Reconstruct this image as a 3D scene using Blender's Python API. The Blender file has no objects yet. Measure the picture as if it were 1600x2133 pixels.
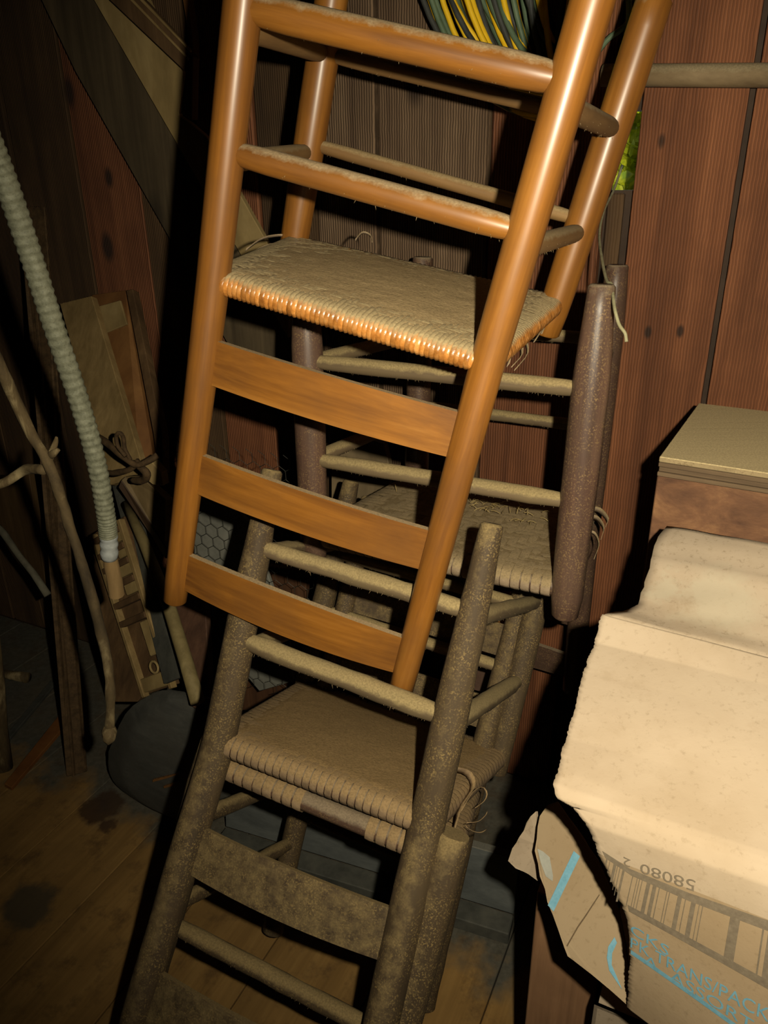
import bpy, bmesh, math, random
from mathutils import Vector, Matrix, noise
random.seed(7)
SC = bpy.context.scene
COL = SC.collection

# ------------------------------------------------------------------ camera
cam_d = bpy.data.cameras.new('camera'); cam = bpy.data.objects.new('camera', cam_d); COL.objects.link(cam)
cam_d.sensor_fit = 'HORIZONTAL'; cam_d.sensor_width = 36.0; cam_d.lens = 35.8921
cam_d.clip_start = 0.02; cam_d.clip_end = 60
_r, _d, _f = Vector((0.9999, -0.0059, -0.0134)), Vector((-0.0146, -0.4014, -0.9158)), Vector((0.0, 0.9159, -0.4015))
CAM = Vector((0, 0, 1.35))
cam.matrix_world = Matrix(((_r.x, -_d.x, -_f.x, CAM.x), (_r.y, -_d.y, -_f.y, CAM.y), (_r.z, -_d.z, -_f.z, CAM.z), (0, 0, 0, 1)))
SC.camera = cam

# ------------------------------------------------------------------ world, flash, exposure
world = bpy.data.worlds.new('daylight'); SC.world = world; world.use_nodes = True
bgn = world.node_tree.nodes['Background']; bgn.inputs[0].default_value = (0.75, 0.87, 1.0, 1); bgn.inputs[1].default_value = 0.9
sun_d = bpy.data.lights.new('sun', 'SUN'); sun = bpy.data.objects.new('sun', sun_d); COL.objects.link(sun)
sun_d.energy = 6.0; sun_d.angle = 0.01; sun_d.color = (1, .95, .82)
sun.rotation_euler = (math.radians(38), math.radians(12), math.radians(-150))
fl_d = bpy.data.lights.new('camera_flash', 'SPOT'); flash = bpy.data.objects.new('camera_flash', fl_d); COL.objects.link(flash)
fl_d.energy = 86.0; fl_d.color = (1.0, 0.90, 0.68); fl_d.shadow_soft_size = 0.009
fl_d.spot_size = math.radians(114); fl_d.spot_blend = 1.0
FP = CAM + _r * 0.080 - _d * 0.030
flash.location = FP
flash.rotation_euler = (_f + _r * 0.20 - _d * 0.05).to_track_quat('-Z', 'Y').to_euler()
SC.view_settings.view_transform = 'Standard'; SC.view_settings.look = 'None'
SC.view_settings.exposure = 0.0; SC.view_settings.gamma = 1.0; SC.view_settings.use_curve_mapping = False

# ------------------------------------------------------------------ helpers
YAW = math.radians(26.05)
U = Vector((math.cos(YAW), -math.sin(YAW), 0)); N = Vector((math.sin(YAW), math.cos(YAW), 0)); WD = 1.45
def F(u, w, z): return U * u + N * (WD - w) + Vector((0, 0, z))          # wall frame: along, out of the wall, up
WALLM = Matrix(((U.x, -N.x, 0, N.x * WD), (U.y, -N.y, 0, N.y * WD), (0, 0, 1, 0), (0, 0, 0, 1)))

def mesh(name, verts, faces, mat, parent=None, smooth=False, bevel=0.0, uvs=None):
    me = bpy.data.meshes.new(name)
    me.from_pydata([tuple(v) for v in verts], [], faces); me.update()
    bm = bmesh.new(); bm.from_mesh(me)
    bmesh.ops.recalc_face_normals(bm, faces=bm.faces[:])
    if bevel > 0:
        bmesh.ops.bevel(bm, geom=bm.edges[:], offset=bevel, segments=1, affect='EDGES')
    bm.to_mesh(me); bm.free()
    if smooth:
        for p in me.polygons: p.use_smooth = True
    o = bpy.data.objects.new(name, me); COL.objects.link(o)
    if mat: me.materials.append(mat)
    if parent: o.parent = parent
    return o
def tag(o, label=None, cat=None, group=None, kind=None):
    if label: o['label'] = label
    if cat: o['category'] = cat
    if group: o['group'] = group
    if kind: o['kind'] = kind
    return o
def empty(name, loc, label=None, cat=None, group=None, kind=None):
    o = bpy.data.objects.new(name, None); COL.objects.link(o)
    o.location = loc if len(loc) == 3 else (0, 0, 0)
    o.empty_display_size = .05
    return tag(o, label, cat, group, kind)
def to_local(o, pts):                                                    # world points -> an empty's frame (empties are only shifted)
    return [Vector(p) - o.location for p in pts]
def frame_of(d):
    d = d.normalized(); a = Vector((0, 0, 1)) if abs(d.z) < .9 else Vector((1, 0, 0))
    x = d.cross(a).normalized(); return x, d.cross(x).normalized()
def tube_data(pts, rad, seg=16, cap=True, rough=0.0, chamfer=0.0, seed=0):
    pts = [Vector(p) for p in pts]; rad = list(rad) if hasattr(rad, '__len__') else [rad] * len(pts)
    if chamfer > 0:
        d0 = (pts[1] - pts[0]).normalized(); d1 = (pts[-1] - pts[-2]).normalized()
        pts = [pts[0], pts[0] + d0 * chamfer] + pts[1:-1] + [pts[-1] - d1 * chamfer, pts[-1]]
        rad = [rad[0] - chamfer, rad[0]] + rad[1:-1] + [rad[-1], rad[-1] - chamfer]
    V, Fc = [], []
    x = None
    for i, p in enumerate(pts):
        d = (pts[min(i + 1, len(pts) - 1)] - pts[max(i - 1, 0)]).normalized()
        if x is None: x, y = frame_of(d)
        else:
            x = (x - d * x.dot(d)).normalized(); y = d.cross(x)
        for k in range(seg):
            a = 2 * math.pi * k / seg
            q = x * math.cos(a) + y * math.sin(a)
            rr = rad[i]
            if rough: rr += rough * noise.noise((p + q * .03) * 38 + Vector((seed, 0, 0)))
            V.append(p + q * rr)
    n = len(pts)
    for i in range(n - 1):
        for k in range(seg):
            k2 = (k + 1) % seg
            Fc.append((i * seg + k, i * seg + k2, (i + 1) * seg + k2, (i + 1) * seg + k))
    if cap:
        Fc.append(tuple(range(seg - 1, -1, -1))); Fc.append(tuple(range((n - 1) * seg, n * seg)))
    return V, Fc
def resample(pts, n):
    pts = [Vector(p) for p in pts]; L = [0]
    for a, b in zip(pts, pts[1:]): L.append(L[-1] + (b - a).length)
    out = []
    for i in range(n):
        s = L[-1] * i / (n - 1); k = 0
        while k < len(pts) - 2 and L[k + 1] < s: k += 1
        t = (s - L[k]) / max(L[k + 1] - L[k], 1e-9); out.append(pts[k].lerp(pts[k + 1], t))
    return out
def spline(pts, n):                                                      # Catmull-Rom through the points
    P = [Vector(p) for p in pts]; P = [P[0] * 2 - P[1]] + P + [P[-1] * 2 - P[-2]]; m = len(P) - 3; out = []
    for i in range(n):
        t = m * i / (n - 1); k = min(int(t), m - 1); t -= k
        a, b, c, d = P[k:k + 4]
        out.append(.5 * ((2 * b) + (c - a) * t + (2 * a - 5 * b + 4 * c - d) * t * t + (3 * b - a - 3 * c + d) * t ** 3))
    return out
def tube(name, pts, rad, mat, parent=None, **k):
    V, Fc = tube_data(pts, rad, **k); return mesh(name, V, Fc, mat, parent, smooth=True)
def shade_caps(o, ang=45):
    o.data.set_sharp_from_angle(angle=math.radians(ang)) if hasattr(o.data, 'set_sharp_from_angle') else None
    return o
def slab(name, poly, vec, mat, parent=None, bevel=0.0015, smooth=False):
    n = len(poly); vec = Vector(vec)
    V = [Vector(p) for p in poly] + [Vector(p) + vec for p in poly]
    Fc = [tuple(range(n)), tuple(range(2 * n - 1, n - 1, -1))] + [(i, i + n, (i + 1) % n + n, (i + 1) % n) for i in range(n)]
    return mesh(name, V, Fc, mat, parent, bevel=bevel)
def board(name, poly, thick, mat, parent=None, toward=None, bevel=0.0015):
    """a flat board: its front face is the polygon, its thickness goes away from `toward` (default the room)"""
    P = [Vector(p) for p in poly]; nrm = Vector((0, 0, 0))
    for i in range(len(P)): nrm += P[i].cross(P[(i + 1) % len(P)])
    nrm.normalize(); ref = (Vector(toward) if toward else CAM) - P[0]
    if nrm.dot(ref) < 0: nrm = -nrm
    return slab(name, P, -nrm * thick, mat, parent, bevel)
def sheet(name, left, right, cols, thick, mat, parent=None, jitter=0.0, seed=0, sag=None, edge=None):
    """a thin sheet strung between a left and a right polyline of equal length"""
    rows = len(left); V = []
    for j in range(rows):
        a, b = Vector(left[j]), Vector(right[j])
        for i in range(cols + 1):
            s = i / cols; p = a.lerp(b, s)
            if edge and i == 0: p += edge[j]
            if jitter and i == 0: p += Vector((noise.noise(a * 90 + Vector((seed, 1, 2))), noise.noise(a * 90 + Vector((5, seed, 2))), 0)) * jitter
            if sag: p += sag(s, j / (rows - 1))
            V.append(p)
    Fc = []
    for j in range(rows - 1):
        for i in range(cols):
            k = j * (cols + 1) + i; Fc.append((k, k + 1, k + cols + 2, k + cols + 1))
    o = mesh(name, V, Fc, mat, parent, smooth=True)
    md = o.modifiers.new('thickness', 'SOLIDIFY'); md.thickness = thick; md.offset = 0
    return o
def densify(pts, step):
    out = []
    P = [Vector(p) for p in pts]
    for a, b in zip(P, P[1:]):
        n = max(1, int((b - a).length / step))
        out += [a.lerp(b, i / n) for i in range(n)]
    return out + [P[-1]]

# ------------------------------------------------------------------ materials
def ntree(name):
    m = bpy.data.materials.new(name); m.use_nodes = True; nt = m.node_tree
    for n in list(nt.nodes): nt.nodes.remove(n)
    out = nt.nodes.new('ShaderNodeOutputMaterial'); b = nt.nodes.new('ShaderNodeBsdfPrincipled')
    nt.links.new(b.outputs[0], out.inputs[0]); return m, nt, b
class G:
    def __init__(s, nt): s.nt = nt
    def n(s, t, **kw):
        x = s.nt.nodes.new(t)
        for k, v in kw.items(): setattr(x, k, v)
        return x
    def l(s, a, b): s.nt.links.new(a, b)
    def coord(s, kind='Object', scale=(1, 1, 1), rand=True):
        if kind == 'World': o = s.n('ShaderNodeNewGeometry').outputs['Position']
        else: o = s.n('ShaderNodeTexCoord').outputs[kind]
        m = s.n('ShaderNodeMapping'); m.inputs['Scale'].default_value = scale; s.l(o, m.inputs[0])
        if rand:
            oi = s.n('ShaderNodeObjectInfo'); mu = s.n('ShaderNodeMath', operation='MULTIPLY'); mu.inputs[1].default_value = 37.0
            s.l(oi.outputs['Random'], mu.inputs[0]); cx = s.n('ShaderNodeCombineXYZ')
            for i in range(3): s.l(mu.outputs[0], cx.inputs[i])
            s.l(cx.outputs[0], m.inputs['Location'])
        return m.outputs[0]
    def noise(s, vec, scale, detail=4, rough=.6, dist=0):
        x = s.n('ShaderNodeTexNoise'); x.inputs['Scale'].default_value = scale; x.inputs['Detail'].default_value = detail
        x.inputs['Roughness'].default_value = rough; x.inputs['Distortion'].default_value = dist; s.l(vec, x.inputs['Vector']); return x.outputs['Fac']
    def ramp(s, fac, stops):
        x = s.n('ShaderNodeValToRGB'); cr = x.color_ramp
        while len(cr.elements) < len(stops): cr.elements.new(.5)
        for e, (p, c) in zip(cr.elements, stops): e.position = p; e.color = (*c, 1) if len(c) == 3 else c
        s.l(fac, x.inputs[0]); return x.outputs[0]
    def step(s, fac, a, b): return s.ramp(fac, [(a, (0, 0, 0)), (b, (1, 1, 1))])
    def mix(s, fac, a, b, mode='MIX'):
        x = s.n('ShaderNodeMix', data_type='RGBA', blend_type=mode)
        if isinstance(fac, float): x.inputs[0].default_value = fac
        else: s.l(fac, x.inputs[0])
        for k, v in ((6, a), (7, b)):
            if isinstance(v, tuple): x.inputs[k].default_value = (*v, 1)
            else: s.l(v, x.inputs[k])
        return x.outputs[2]
    def math(s, op, a, b=None):
        x = s.n('ShaderNodeMath', operation=op)
        for i, v in enumerate((a, b)):
            if v is None: continue
            if isinstance(v, (int, float)): x.inputs[i].default_value = v
            else: s.l(v, x.inputs[i])
        return x.outputs[0]
    def bump(s, h, strength, dist, bsdf):
        x = s.n('ShaderNodeBump'); x.inputs['Strength'].default_value = strength; x.inputs['Distance'].default_value = dist
        s.l(h, x.inputs['Height']); s.l(x.outputs[0], bsdf.inputs['Normal'])
    def up(s):
        g = s.n('ShaderNodeNewGeometry'); sp = s.n('ShaderNodeSeparateXYZ'); s.l(g.outputs['Normal'], sp.inputs[0]); return sp.outputs['Z']
    def rnd(s): return s.n('ShaderNodeObjectInfo').outputs['Random']
AX = {'x': (1.5, 26, 26), 'y': (26, 1.5, 26), 'z': (26, 26, 1.5)}
def wood(name, axis, cols, rough=.6, grain=1.0, gscale=1.0, dust=0.0, dustcol=(.24, .19, .11), dust_at=.35, speck=0.0, speckcol=(.5, .36, .12),
         coat=0.0, bump=.25, vary=.25, coord='Object', saw=0.0, film=0.0, knots=False, smear=None):
    m, nt, b = ntree(name); g = G(nt)
    sc = AX[axis] if isinstance(axis, str) else axis
    v = g.coord(coord, tuple(c * gscale for c in sc))
    n1 = g.noise(v, 1.0, 6, .65, .4); n2 = g.noise(v, 4.0, 3, .6)
    vb = g.coord(coord, (1, 1, 1)); n3 = g.noise(vb, 9.0, 4, .6)
    c = g.ramp(n1, [(.30, cols[0]), (.52, cols[1]), (.72, cols[2])])
    c = g.mix(g.math('MULTIPLY', g.step(n2, .45, .75), .35 * grain), c, cols[0])
    c = g.mix(g.math('MULTIPLY', g.step(n3, .42, .7), .45), c, cols[0])
    if saw:                                                              # fine ribs left by the saw, across the board
        sv = g.coord(coord, (1, 1, 1), rand=True); wv = g.n('ShaderNodeTexWave', wave_type='BANDS', bands_direction='X'); g.l(sv, wv.inputs['Vector'])
        wv.inputs['Scale'].default_value = 62; wv.inputs['Distortion'].default_value = 2.2; wv.inputs['Detail'].default_value = 2; wv.inputs['Detail Scale'].default_value = .6
        c = g.mix(g.math('MULTIPLY', wv.outputs['Fac'], saw), c, tuple(x * .30 for x in cols[0]))
    if knots:
        vo = g.n('ShaderNodeTexVoronoi'); kv = g.coord(coord, (4.6, 4.6, 1.9)); g.l(kv, vo.inputs['Vector']); vo.inputs['Scale'].default_value = 1.0
        c = g.mix(g.ramp(vo.outputs['Distance'], [(.07, (1, 1, 1)), (.15, (0, 0, 0))]), c, tuple(x * .22 for x in cols[0]))
    if vary:
        rr = g.math('ADD', g.math('MULTIPLY', g.rnd(), vary * 2), 1 - vary)
        cx = g.n('ShaderNodeCombineColor')
        for i in range(3): g.l(rr, cx.inputs[i])
        c = g.mix(1.0, c, cx.outputs[0], 'MULTIPLY')
    if smear: c = smear(g, c)
    if film:                                                             # an even grey film of dust over everything
        c = g.mix(g.math('MULTIPLY', g.step(n3, .25, .75), film), c, dustcol)
    if speck:
        sv = g.coord(coord, (1, 1, 1)); s1 = g.noise(sv, 400.0, 2, .6); s2 = g.noise(sv, 24.0, 5, .7)
        c = g.mix(g.math('MULTIPLY', g.math('MULTIPLY', g.step(s1, .53, .63), g.step(s2, .38, .58)), speck), c, speckcol)
    ro = None
    if dust:
        dn = g.noise(vb, 55.0, 4, .7); dn2 = g.noise(vb, 420.0, 2, .6)
        k = g.math('ADD', g.up(), g.math('MULTIPLY', g.math('SUBTRACT', dn, .5), .9))
        k = g.math('MULTIPLY', g.step(k, dust_at, dust_at + .35), dust)
        dc = g.ramp(dn2, [(.3, tuple(x * .72 for x in dustcol)), (.7, tuple(min(1, x * 1.2) for x in dustcol))])
        c = g.mix(k, c, dc); ro = g.math('ADD', rough, g.math('MULTIPLY', k, .95 - rough))
    g.l(c, b.inputs['Base Color'])
    if ro is not None: g.l(ro, b.inputs['Roughness'])
    else: b.inputs['Roughness'].default_value = rough
    b.inputs['Specular IOR Level'].default_value = .35
    if coat: b.inputs['Coat Weight'].default_value = coat; b.inputs['Coat Roughness'].default_value = .30
    h = g.math('ADD', n1, g.math('MULTIPLY', n2, .4))
    if saw: h = g.math('ADD', h, g.math('MULTIPLY', wv.outputs['Fac'], 1.2))
    g.bump(h, bump, .002, b)
    return m
def plain(name, cols, scale=20, rough=.8, bump=.2, dust=0, dustcol=(.24, .19, .11), metal=0.0, vary=0.0, fine=0.0, spec=.3):
    m, nt, b = ntree(name); g = G(nt); v = g.coord('Object', (1, 1, 1)); n1 = g.noise(v, scale, 5, .65)
    c = g.ramp(n1, [(.3, cols[0]), (.5, cols[1]), (.72, cols[2])])
    if fine:
        n2 = g.noise(v, 420.0, 2, .6); c = g.mix(g.math('MULTIPLY', g.step(n2, .55, .72), fine), c, tuple(x * .45 for x in cols[0]))
    if vary:
        rr = g.math('ADD', g.math('MULTIPLY', g.rnd(), vary * 2), 1 - vary); cx = g.n('ShaderNodeCombineColor')
        for i in range(3): g.l(rr, cx.inputs[i])
        c = g.mix(1.0, c, cx.outputs[0], 'MULTIPLY')
    if dust:
        k = g.math('ADD', g.up(), g.math('MULTIPLY', g.math('SUBTRACT', g.noise(v, 60.0, 4, .7), .5), .9))
        c = g.mix(g.math('MULTIPLY', g.step(k, .3, .65), dust), c, dustcol)
    g.l(c, b.inputs['Base Color']); b.inputs['Roughness'].default_value = rough; b.inputs['Metallic'].default_value = metal
    b.inputs['Specular IOR Level'].default_value = spec
    g.bump(n1, bump, .002, b); return m
OR = ((.085, .028, .004), (.215, .082, .010), (.32, .140, .025))
DUST = (.25, .185, .10)
orange = {a: wood('honey_wood_' + a, a, OR, rough=.42, dust=.85, dustcol=(.27, .20, .11), dust_at=.42, coat=.35, bump=.08, vary=.0, gscale=.9, grain=1.0, film=.06) for a in 'xyz'}
BR = ((.030, .015, .011), (.068, .036, .026), (.12, .066, .044))
brown = {a: wood('purplish_brown_wood_' + a, a, BR, rough=.42, dust=.75, dustcol=(.21, .16, .10), dust_at=.35, speck=.6, speckcol=(.22, .14, .06), bump=.4, vary=.0, film=.14) for a in 'xyz'}
OL = ((.026, .016, .008), (.048, .030, .015), (.070, .046, .023))
olive = {a: wood('dusty_olive_wood_' + a, a, OL, rough=.75, dust=.85, dustcol=(.195, .138, .058), dust_at=.40, speck=.85, speckcol=(.20, .135, .048), bump=.5, vary=.0, film=.16) for a in 'xyz'}
rung_wood = {a: wood('dusty_rung_wood_' + a, a, ((.05, .032, .018), (.095, .064, .036), (.14, .095, .054)), rough=.75, dust=.95, dustcol=(.235, .175, .08), dust_at=.08, bump=.35, vary=.0, film=.4) for a in 'xyz'}
tan_rung = {a: wood('dusty_tan_rung_' + a, a, ((.11, .055, .016), (.19, .10, .032), (.25, .145, .05)), rough=.7, dust=.7, dustcol=(.27, .20, .10), dust_at=.25, bump=.3, vary=.0, film=.12) for a in 'xyz'}
def strip_mat(name, cols, dustcol, dust, dust_at, rough, coat=0.0, vary=.3):
    m, nt, b = ntree(name); g = G(nt); v = g.coord('Object', (1, 1, 1)); n1 = g.noise(v, 60.0, 4, .65); n3 = g.noise(v, 14.0, 4, .6, rand_safe) if False else g.noise(v, 14.0, 4, .6)
    c = g.ramp(n1, [(.3, cols[0]), (.5, cols[1]), (.7, cols[2])])
    rr = g.math('ADD', g.math('MULTIPLY', g.rnd(), vary * 2), 1 - vary); cx = g.n('ShaderNodeCombineColor')
    for i in range(3): g.l(rr, cx.inputs[i])
    c = g.mix(1.0, c, cx.outputs[0], 'MULTIPLY')
    wv = g.coord('World', (1, 1, 1), rand=False); dn = g.noise(wv, 40.0, 4, .65); d2 = g.noise(wv, 330.0, 3, .65)
    k = g.math('ADD', g.up(), g.math('MULTIPLY', g.math('SUBTRACT', dn, .5), .55))
    k = g.math('MULTIPLY', g.step(k, dust_at, dust_at + .4), dust)
    dc = g.ramp(d2, [(.28, tuple(x * .62 for x in dustcol)), (.5, dustcol), (.75, tuple(min(1, x * 1.25) for x in dustcol))])
    dc = g.mix(g.math('MULTIPLY', g.step(dn, .45, .7), .3), dc, tuple(x * .6 for x in dustcol))
    c = g.mix(k, c, dc); g.l(c, b.inputs['Base Color'])
    g.l(g.math('ADD', rough, g.math('MULTIPLY', k, .92 - rough)), b.inputs['Roughness'])
    b.inputs['Specular IOR Level'].default_value = .4
    if coat: b.inputs['Coat Weight'].default_value = coat; b.inputs['Coat Roughness'].default_value = .25
    g.bump(g.math('ADD', n1, d2), .35, .0015, b); return m
cane_mat = strip_mat('honey_cane', ((.20, .072, .013), (.36, .145, .030), (.48, .23, .07)), (.31, .235, .12), 1.0, .32, .3, coat=.35, vary=.28)
splint_mat = strip_mat('dusty_splint', ((.16, .115, .07), (.22, .16, .10), (.27, .20, .13)), (.24, .175, .088), .9, .1, .75, vary=.16)
splint_mat2 = strip_mat('brown_splint', ((.13, .085, .05), (.19, .128, .072), (.24, .165, .095)), (.235, .155, .07), .95, .2, .7, vary=.14)
def dust_mat(name, c, dark):
    m, nt, b = ntree(name); g = G(nt); v = g.coord('World', (1, 1, 1), rand=False)
    n1 = g.noise(v, 12.0, 4, .6); n2 = g.noise(v, 300.0, 3, .7); n3 = g.noise(v, 70.0, 4, .7)
    cc = g.ramp(n2, [(.3, tuple(x * .66 for x in c)), (.5, c), (.72, tuple(x * 1.25 for x in c))])
    cc = g.mix(g.math('MULTIPLY', g.step(n1, .42, .7), .35), cc, tuple(x * .7 for x in c))
    cc = g.mix(g.math('MULTIPLY', g.step(n3, .62, .72), dark), cc, tuple(x * .25 for x in c))
    g.l(cc, b.inputs['Base Color']); b.inputs['Roughness'].default_value = .95; b.inputs['Specular IOR Level'].default_value = .1
    g.bump(g.math('ADD', n2, n3), .6, .0015, b); return m
dust_a = dust_mat('tan_dust', (.33, .238, .122), .4); dust_b = dust_mat('brown_dust', (.20, .145, .075), .6); dust_c = dust_mat('ochre_dust', (.235, .155, .07), .5)
pad_mat = plain('matted_dust', ((.08, .06, .035), (.12, .09, .05), (.16, .12, .07)), scale=60, bump=.3)

RED = ((.100, .033, .012), (.215, .076, .029), (.30, .112, .045))
GRY = ((.105, .060, .032), (.22, .138, .078), (.33, .22, .13))
DRK = ((.036, .019, .008), (.078, .042, .017), (.115, .064, .027))
TAN = ((.16, .105, .038), (.26, .175, .07), (.34, .235, .10))
def knot_smear(g, c):
    pos = g.n('ShaderNodeNewGeometry').outputs['Position']
    for p, r in (((-0.6965, 1.9544, 1.5322), .016), ((-0.6223, 1.9181, 1.3556), .011), ((-0.6536, 1.9335, 1.2036), .017), ((-0.4848, 1.8509, 1.4583), .02), ((0.4626, 1.3878, 1.3966), .0045), ((0.4769, 1.3808, 1.0883), .0055), ((0.5252, 1.3572, 1.0936), .0055), ((0.1971, 1.5176, 1.4723), .007), ((0.0678, 1.5808, 1.5098), .02)):
        sb = g.n('ShaderNodeVectorMath', operation='SUBTRACT'); g.l(pos, sb.inputs[0]); sb.inputs[1].default_value = p
        ml = g.n('ShaderNodeVectorMath', operation='MULTIPLY'); g.l(sb.outputs[0], ml.inputs[0]); ml.inputs[1].default_value = (1, 1, .55)
        ln = g.n('ShaderNodeVectorMath', operation='LENGTH'); g.l(ml.outputs[0], ln.inputs[0])
        c = g.mix(g.ramp(ln.outputs['Value'], [(r * .7, (.9, .9, .9)), (r * 1.4, (0, 0, 0))]), c, (.018, .009, .005))
    return c
plank_red = wood('reddish_barn_board', 'z', RED, rough=.75, saw=.42, bump=.6, vary=.12, gscale=.8, smear=knot_smear)
plank_grey = wood('weathered_barn_board', 'z', GRY, rough=.8, saw=.72, bump=.7, vary=.15, gscale=.9, smear=knot_smear)
plank_dark = wood('dark_barn_board', 'z', DRK, rough=.85, saw=.15, bump=.5, vary=.2, smear=knot_smear)
brace_dark = wood('dark_brace_wood', 'z', ((.035, .024, .012), (.07, .05, .026), (.10, .07, .036)), rough=.85, bump=.4, knots=True, vary=.1)
brace_pale = wood('pale_split_wood', (9, 9, 3), ((.17, .115, .042), (.29, .205, .082), (.40, .295, .13)), rough=.8, bump=.5, vary=.1)
tan_board = wood('tan_board_wood', 'z', TAN, rough=.8, bump=.25, vary=.05)
tan_dark = wood('brown_board_wood', 'z', ((.05, .026, .010), (.10, .055, .022), (.15, .085, .036)), rough=.8, bump=.35, vary=.1)
orange_board = wood('orange_brown_board', (7, 7, 2), ((.09, .035, .010), (.17, .075, .020), (.26, .13, .04)), rough=.8, bump=.3, vary=.05)
grey_board = wood('blue_grey_board', 'x', ((.055, .060, .058), (.085, .092, .088), (.115, .12, .112)), rough=.85, bump=.3, vary=.1, dust=.5, dustcol=(.16, .14, .10))
grey_slat = plain('grey_dusty_wood', ((.035, .036, .030), (.055, .055, .046), (.08, .078, .062)), scale=25)
rust = plain('rusted_iron', ((.036, .021, .009), (.070, .041, .017), (.105, .062, .027)), scale=60, rough=.85, bump=.5, fine=.5)
branch_mat = wood('barked_branch', (14, 14, 5), ((.03, .02, .009), (.11, .075, .032), (.42, .33, .17)), rough=.85, bump=.8, vary=.1, gscale=1.6)
conduit_mat = plain('dull_zinc', ((.09, .092, .060), (.148, .15, .102), (.21, .212, .15)), scale=120, rough=.65, metal=.05, bump=.3, fine=.4, spec=.3)
conduit_clean = plain('clean_zinc', ((.30, .32, .31), (.40, .42, .41), (.5, .52, .5)), scale=80, rough=.4, metal=.3, spec=.6)
handle_wood = wood('worn_handle_wood', 'z', ((.10, .06, .022), (.20, .125, .05), (.30, .20, .09)), rough=.8, bump=.6, vary=0)
log_mat = wood('grey_log_end', 'x', ((.040, .041, .036), (.062, .063, .056), (.085, .085, .074)), rough=.9, bump=.4, vary=0, film=.15, dustcol=(.10, .07, .035))
wire_mat = plain('dark_wire', ((.02, .02, .018), (.04, .038, .03), (.06, .055, .045)), rough=.6, metal=.6)
paper_grey = plain('grey_sacking', ((.10, .10, .085), (.15, .148, .125), (.20, .195, .165)), scale=14, bump=.3)

def floor_smear(g, c):
    pos = g.n('ShaderNodeNewGeometry').outputs['Position']
    def dot(vec):
        x = g.n('ShaderNodeVectorMath', operation='DOT_PRODUCT'); g.l(pos, x.inputs[0]); x.inputs[1].default_value = vec; return x.outputs['Value']
    w = g.math('SUBTRACT', WD, dot(tuple(N)))                            # distance from the back wall
    nz = g.noise(g.coord('World', (1, 1, 1), rand=False), 7.0, 4, .6)
    k = g.step(g.math('ADD', w, g.math('MULTIPLY', g.math('SUBTRACT', nz, .5), .35)), .46, .54)
    fine = g.noise(g.coord('World', (1, 1, 1), rand=False), 60.0, 4, .7)
    worn = g.ramp(fine, [(.3, (.042, .042, .034)), (.7, (.085, .082, .066))])
    c = g.mix(g.math('SUBTRACT', 1.0, k), c, worn)                       # bare grey boards along the wall where nobody swept
    n5 = g.noise(g.coord('World', (1, 1, 1), rand=False), 16.0, 5, .7)
    c = g.mix(g.math('MULTIPLY', g.step(n5, .52, .70), .6), c, (.045, .022, .009))
    for (cx, cy), r, col in (((-0.6759, 1.3739), .05, (.022, .008, .004)), ((-0.7355, 1.112), .055, (.040, .036, .026)), ((-0.6432, 1.3252), .022, (.03, .012, .006))):
        d = g.n('ShaderNodeVectorMath', operation='DISTANCE'); g.l(pos, d.inputs[0]); d.inputs[1].default_value = (cx, cy, 0)
        dd = g.math('ADD', d.outputs['Value'], g.math('MULTIPLY', g.math('SUBTRACT', g.noise(g.coord('World', (1, 1, 1), rand=False), 22.0, 3, .6), .5), .07))
        c = g.mix(g.ramp(dd, [(r * .8, (.85, .85, .85)), (r * 1.15, (0, 0, 0))]), c, col)   # old spills
    return c
floor_mat = wood('dusty_floor_board', 'y', ((.155, .084, .022), (.25, .14, .040), (.31, .185, .058)), rough=.9, bump=.35, vary=.08, film=.18, dustcol=(.17, .105, .034), smear=floor_smear)
dark_shell = plain('dark_barn_interior', ((.02, .012, .007), (.035, .02, .012), (.05, .03, .018)), scale=8)

# ------------------------------------------------------------------ room shell
def wbox(name, u0, u1, w0, w1, z0, z1, mat, parent=None, bevel=0.0):
    P = [F(u0, w0, z0), F(u1, w0, z0), F(u1, w1, z0), F(u0, w1, z0)]
    if parent is not None: P = [p - parent.location for p in P] if parent.type == 'EMPTY' else P
    return slab(name, P, (0, 0, z1 - z0), mat, parent, bevel)
U0, U1, WF, HT = -2.45, 1.9, 3.6, 3.2
tag(wbox('floor', U0, U1, -.1, WF, -.12, -.03, dark_shell), kind='structure'); floor = bpy.data.objects['floor']
tag(wbox('ceiling', U0, U1, -.1, WF, HT, HT + .1, dark_shell), kind='structure')
tag(wbox('wall_left', U0 - .1, U0, -.1, WF, -.12, HT, dark_shell), kind='structure')
tag(wbox('wall_right', U1, U1 + .1, -.1, WF, -.12, HT, dark_shell), kind='structure')
tag(wbox('wall_front', U0, U1, WF, WF + .1, -.12, HT, dark_shell), kind='structure')
# back wall: sheathing with one open slot, planks nailed on it
GU0, GU1, GZ0, GZ1 = -.276, -.226, 1.322, 1.445
bmv, bmf = [], []
def addbox(u0, u1, z0, z1, w0=-.06, w1=-.028):
    k = len(bmv)
    for z in (z0, z1):
        for (u, w) in ((u0, w0), (u1, w0), (u1, w1), (u0, w1)): bmv.append(F(u, w, z))
    for q in ((0, 1, 2, 3), (7, 6, 5, 4), (0, 4, 5, 1), (1, 5, 6, 2), (2, 6, 7, 3), (3, 7, 4, 0)): bmf.append(tuple(k + i for i in q))
addbox(U0, GU0, -.12, HT); addbox(GU1, U1, -.12, HT); addbox(GU0, GU1, -.12, GZ0); addbox(GU0, GU1, GZ1, HT)
wall = mesh('wall_back', bmv, bmf, dark_shell); tag(wall, kind='structure')
edges = [-2.40, -2.25, -2.10, -1.955, -1.825, -1.696, -1.495, -1.31, -1.14, -.99, -.85, -.7125, -.487, -.277]
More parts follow.
